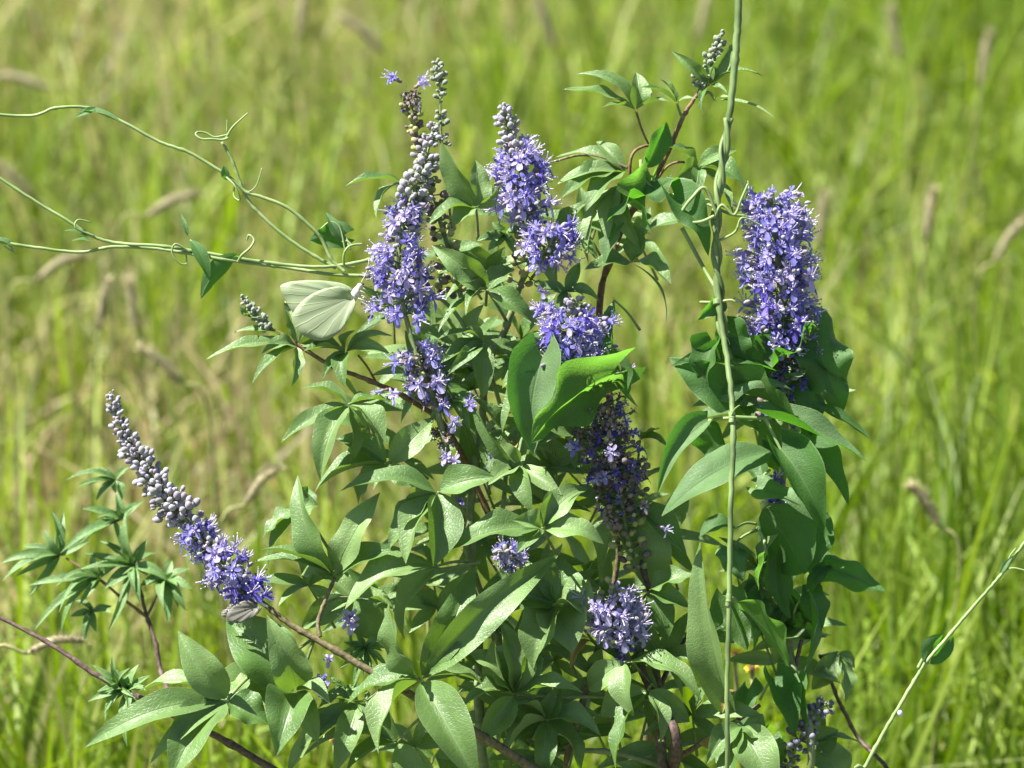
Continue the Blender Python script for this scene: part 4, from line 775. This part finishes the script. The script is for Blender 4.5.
g = np.random.default_rng(11)
def fieldn(x, y):
    return (np.sin(x * 2.1 + 1.3 * np.sin(y * 1.1)) + np.sin(y * 2.7 + 1.7 * np.sin(x * 1.9 + 2)) + .7 * np.sin(x * 5.3 + y * 4.1) + .5 * np.sin(x * 9.1 - y * 7.7)) / 3.2
def grass(name, N, y0, y1, hmin, hmax, wmin, wmax, pal, mat, seed, lean=0.35, pw=1.6):
    g = np.random.default_rng(seed)
    y = y0 + (y1 - y0) * g.random(N) ** pw; x = (g.random(N) * 2 - 1) * (0.26 * y + 0.55)
    nz = fieldn(x, y); keep = g.random(N) < 0.68 + 0.36 * nz; x, y, nz = x[keep], y[keep], nz[keep]; N = len(x)
    h = (hmin + (hmax - hmin) * g.random(N)) * (1 + .18 * nz)
    wd = wmin + (wmax - wmin) * g.random(N) ** 1.6
    a = g.random(N) * 2 * np.pi; wa = g.normal(0, .8, N)              # lean direction; width direction roughly across the view
    ln = np.abs(g.normal(0, lean, N)) * h + .04; cv = g.random(N) * 1.0
    T = np.linspace(0, 1, 6); V = np.zeros((N, 6, 2, 3))
    for k, t in enumerate(T):
        s_ = ln * (t * .5 + cv * t ** 2.6); z = h * (t - .40 * cv * t ** 3)
        cx = x + np.cos(a) * s_; cy = y + np.sin(a) * s_
        ww = wd * .5 * (1 - t ** 2.2) * (.75 + .6 * t) + .0003
        tw = wa + t * g.normal(0, .25, N)
        V[:, k, 0] = np.stack([cx - np.cos(tw) * ww, cy - np.sin(tw) * ww, z], 1); V[:, k, 1] = np.stack([cx + np.cos(tw) * ww, cy + np.sin(tw) * ww, z], 1)
    vv = V.reshape(-1, 3); base = np.arange(N)[:, None, None] * 12
    q = np.array([[2 * k, 2 * k + 1, 2 * k + 3, 2 * k + 2] for k in range(5)])[None]
    ff = (base + q).reshape(-1, 4)
    me = bpy.data.meshes.new(name); me.vertices.add(len(vv)); me.vertices.foreach_set('co', vv.astype(np.float32).ravel())
    me.loops.add(ff.size); me.loops.foreach_set('vertex_index', ff.ravel().astype(np.int32))
    me.polygons.add(len(ff)); me.polygons.foreach_set('loop_start', np.arange(0, ff.size, 4, dtype=np.int32)); me.polygons.foreach_set('loop_total', np.full(len(ff), 4, dtype=np.int32))
    me.update(calc_edges=True)
    pal = np.array(pal); dry = np.clip(g.random(N) * .70 - nz * .30 + .02 - .11 * x / y / .2 + .05 * (y > 5), 0, .999)
    idx = dry * (len(pal) - 1); i0 = idx.astype(int); fr = (idx - i0)[:, None]
    c = pal[i0] * (1 - fr) + pal[np.minimum(i0 + 1, len(pal) - 1)] * fr; c = c * (0.50 + .8 * g.random((N, 1)))
    cc = np.ones((N, 12, 4)); cc[:, :, :3] = c[:, None, :]
    at = me.color_attributes.new('blade', 'FLOAT_COLOR', 'POINT'); at.data.foreach_set('color', cc.astype(np.float32).ravel())
    me.materials.append(mat); me.polygons.foreach_set('use_smooth', [True] * len(ff))
    o = bpy.data.objects.new(name, me); col.objects.link(o); return o
bm_, n, l = newmat('grass_blade'); out = n.new('ShaderNodeOutputMaterial'); at = n.new('ShaderNodeAttribute'); at.attribute_name = 'blade'
p = n.new('ShaderNodeBsdfPrincipled'); p.inputs['Roughness'].default_value = .5; p.inputs['Specular IOR Level'].default_value = .3; l.new(at.outputs['Color'], p.inputs[0])
tr = n.new('ShaderNodeBsdfTranslucent'); hs = n.new('ShaderNodeHueSaturation'); hs.inputs['Value'].default_value = 1.5; hs.inputs['Saturation'].default_value = 1.15; l.new(at.outputs['Color'], hs.inputs['Color']); l.new(hs.outputs[0], tr.inputs[0])
mx = n.new('ShaderNodeMixShader'); mx.inputs[0].default_value = .42; l.new(p.outputs[0], mx.inputs[1]); l.new(tr.outputs[0], mx.inputs[2]); l.new(mx.outputs[0], out.inputs[0])
PAL = [(.120, .190, .020), (.170, .260, .028), (.220, .305, .040), (.245, .305, .062), (.300, .310, .110), (.360, .300, .160), (.26, .180, .105)]
tag(grass('meadow_grass', 54000, 2.3, 9.0, .22, .58, .004, .012, PAL, bm_, 3), 'dense sunlit green and straw-coloured meadow grass behind the shrub', 'grass', None, 'stuff')
tag(grass('fallen_grass', 10000, 2.2, 9.0, .14, .42, .005, .014, PAL[3:], bm_, 5, 1.2), 'bent and fallen dry straw under the green meadow grass', 'grass', None, 'stuff')

tag(grass('broad_grass', 900, 2.4, 8.0, .25, .5, .009, .016, [(.12, .22, .04), (.20, .29, .09), (.30, .34, .17), (.36, .34, .22)], bm_, 9, .5), 'broad pale arching grass blades scattered through the meadow grass', 'grass', None, 'stuff')
# foxtail grasses standing out of the meadow, each its own thing
M['tan'] = simplemat('foxtail_head', (0.30, 0.27, 0.15), (0.42, 0.38, 0.23), 0.9, 300, (0.38, 0.32, 0.17), .3, attr=True)
M['straw'] = simplemat('straw_stem', (0.17, 0.20, 0.06), (0.26, 0.24, 0.10), 0.6, 100)
FX = [(20, 78, 5.2, -1.2, 'bending left at the upper left corner'), (172, 200, 4.6, 1.0, 'leaning right above the left vine runners'), (362, 30, 5.4, -.75, 'tilting left near the top left of the tall spike'),
      (302, 10, 5.6, .1, 'upright at the top edge above the left vine runner'), (103, 300, 4.4, .15, 'upright behind the left vine leaf'), (160, 360, 4.2, -.7, 'leaning left below the left vine leaf'),
      (132, 300, 4.5, -.1, 'upright just right of another behind the left vine leaf'), (12, 175, 4.9, -.7, 'at the left edge between two vine runners'), (545, 18, 5.6, -.3, 'near the top edge right of the middle spike'),
      (705, 8, 5.6, .2, 'at the top edge left of the upright vine stem'), (930, 210, 4.8, .1, 'upright right of the fat flower spike'), (822, 215, 4.8, .05, 'upright close beside the fat flower spike'),
      (1010, 235, 4.9, .5, 'at the right edge level with the fat spike'), (925, 500, 3.9, -.5, 'leaning left right of the broad vine leaves'), (985, 55, 5.5, .1, 'upright in the top right corner'),
      (895, 30, 5.6, -.2, 'near the top right behind the meadow grass'), (262, 480, 3.9, .6, 'leaning right behind the far-left flower spike'), (55, 640, 3.6, 1.1, 'low above the bare dark twig'), (60, 262, 4.7, .9, 'beneath the lowest left vine runner')]
for x, y, dist, ang, wh in FX:
    dist = R.uniform(.94, 1.06) * 1.0 / (.342 - .000302 * (384 - y)); H = P(x, y, (D0 - dist) / S); hl = .02 * dist; hr = .0026 * dist
    dv = (RT * math.sin(ang) + Vector((0, .1, 1)) * math.cos(ang)).normalized()
    a = H - dv * hl * .5; b = H + dv * hl * .5 - Vector((0, 0, .012))
    root = Vector((a.x - dv.x * .12 + R.uniform(-.05, .05), a.y + R.uniform(-.05, .05), 0)); t = tag(empty('foxtail_grass', root), 'tan fuzzy foxtail grass head ' + wh, 'grass stalk', 'foxtail seed heads standing in the meadow grass', 'thing')
    mb = MB(); st = smooth([root, root.lerp(a, .5) + Vector((0, 0, .05)), a - dv * .04, a], 6); mb.tube(st, lerpr(.0022, .0013, len(st)), 6, 0); mb.build('stem', M['straw'], t)
    mb = MB(); ax = smooth([a, H, b], 8); m = len(ax); mb.tube(ax, [hr * .55 * math.sin(math.pi * (i + .6) / (m + .4)) ** .5 for i in range(m)], 8, 0)
    for k in range(260):
        i = R.randrange(m - 1); o = ax[i].lerp(ax[i + 1], R.random()); q = ring(dv, R.uniform(0, 6.28)); e = o + (q + dv * .9) * hr * R.uniform(.8, 1.5); s_ = q.cross(dv) * .0007
        mb.add([o - s_, o + s_, e], [(0, 1, 2)], 0, R.random())
    mb.build('seed_head', M['tan'], t)

# small yellow and orange wildflowers low behind the shrub
M['yellow'] = simplemat('yellow_petal', (.75, .50, .02), (.80, .60, .05), .5, 100, (.8, .6, .05), .3)
M['orange'] = simplemat('orange_petal', (.70, .28, .03), (.75, .38, .05), .5, 100, (.8, .4, .05), .3)
for x, y, d, mt, sz, lab in ((735, 655, -330, 'yellow', 22, 'blurred yellow wildflower behind the upright vine stem'), (752, 668, -350, 'yellow', 18, 'smaller blurred yellow wildflower just below another behind the vine'), (425, 583, -260, 'orange', 14, 'orange wildflower glimpsed between the middle leaves'), (334, 738, -250, 'orange', 14, 'orange wildflower glimpsed beneath the lower left branch')):
    c = P(x, y, d); t = tag(empty('wildflower', Vector((c.x, c.y, 0))), lab, 'wildflower', 'small wildflowers behind the shrub')
    mb = MB(); mb.tube(smooth([Vector((c.x, c.y, 0)), Vector((c.x + .02, c.y, c.z * .5)), c], 6), .0016, 6, 0); mb.build('stem', M['straw'], t)
    mb = MB()
    for k in range(8):
        q = 6.283 * k / 8; e = c + (RT * math.cos(q) + (U * .8 - F * .5) * math.sin(q)) * sz * S * .5
        leaf(mb, c, e, sz * .38 * S, DIR((0, .5, .8)), 'oval', .2, .1, .05, nl=5, nw=2)
    mb.build('petals', M[mt], t)
    mb = MB(); mb.ball(c - F * .002, -F, 3 * S, 2.5 * S, 0, .5, 8, 6); mb.build('flower_centre', M['spent'], t)
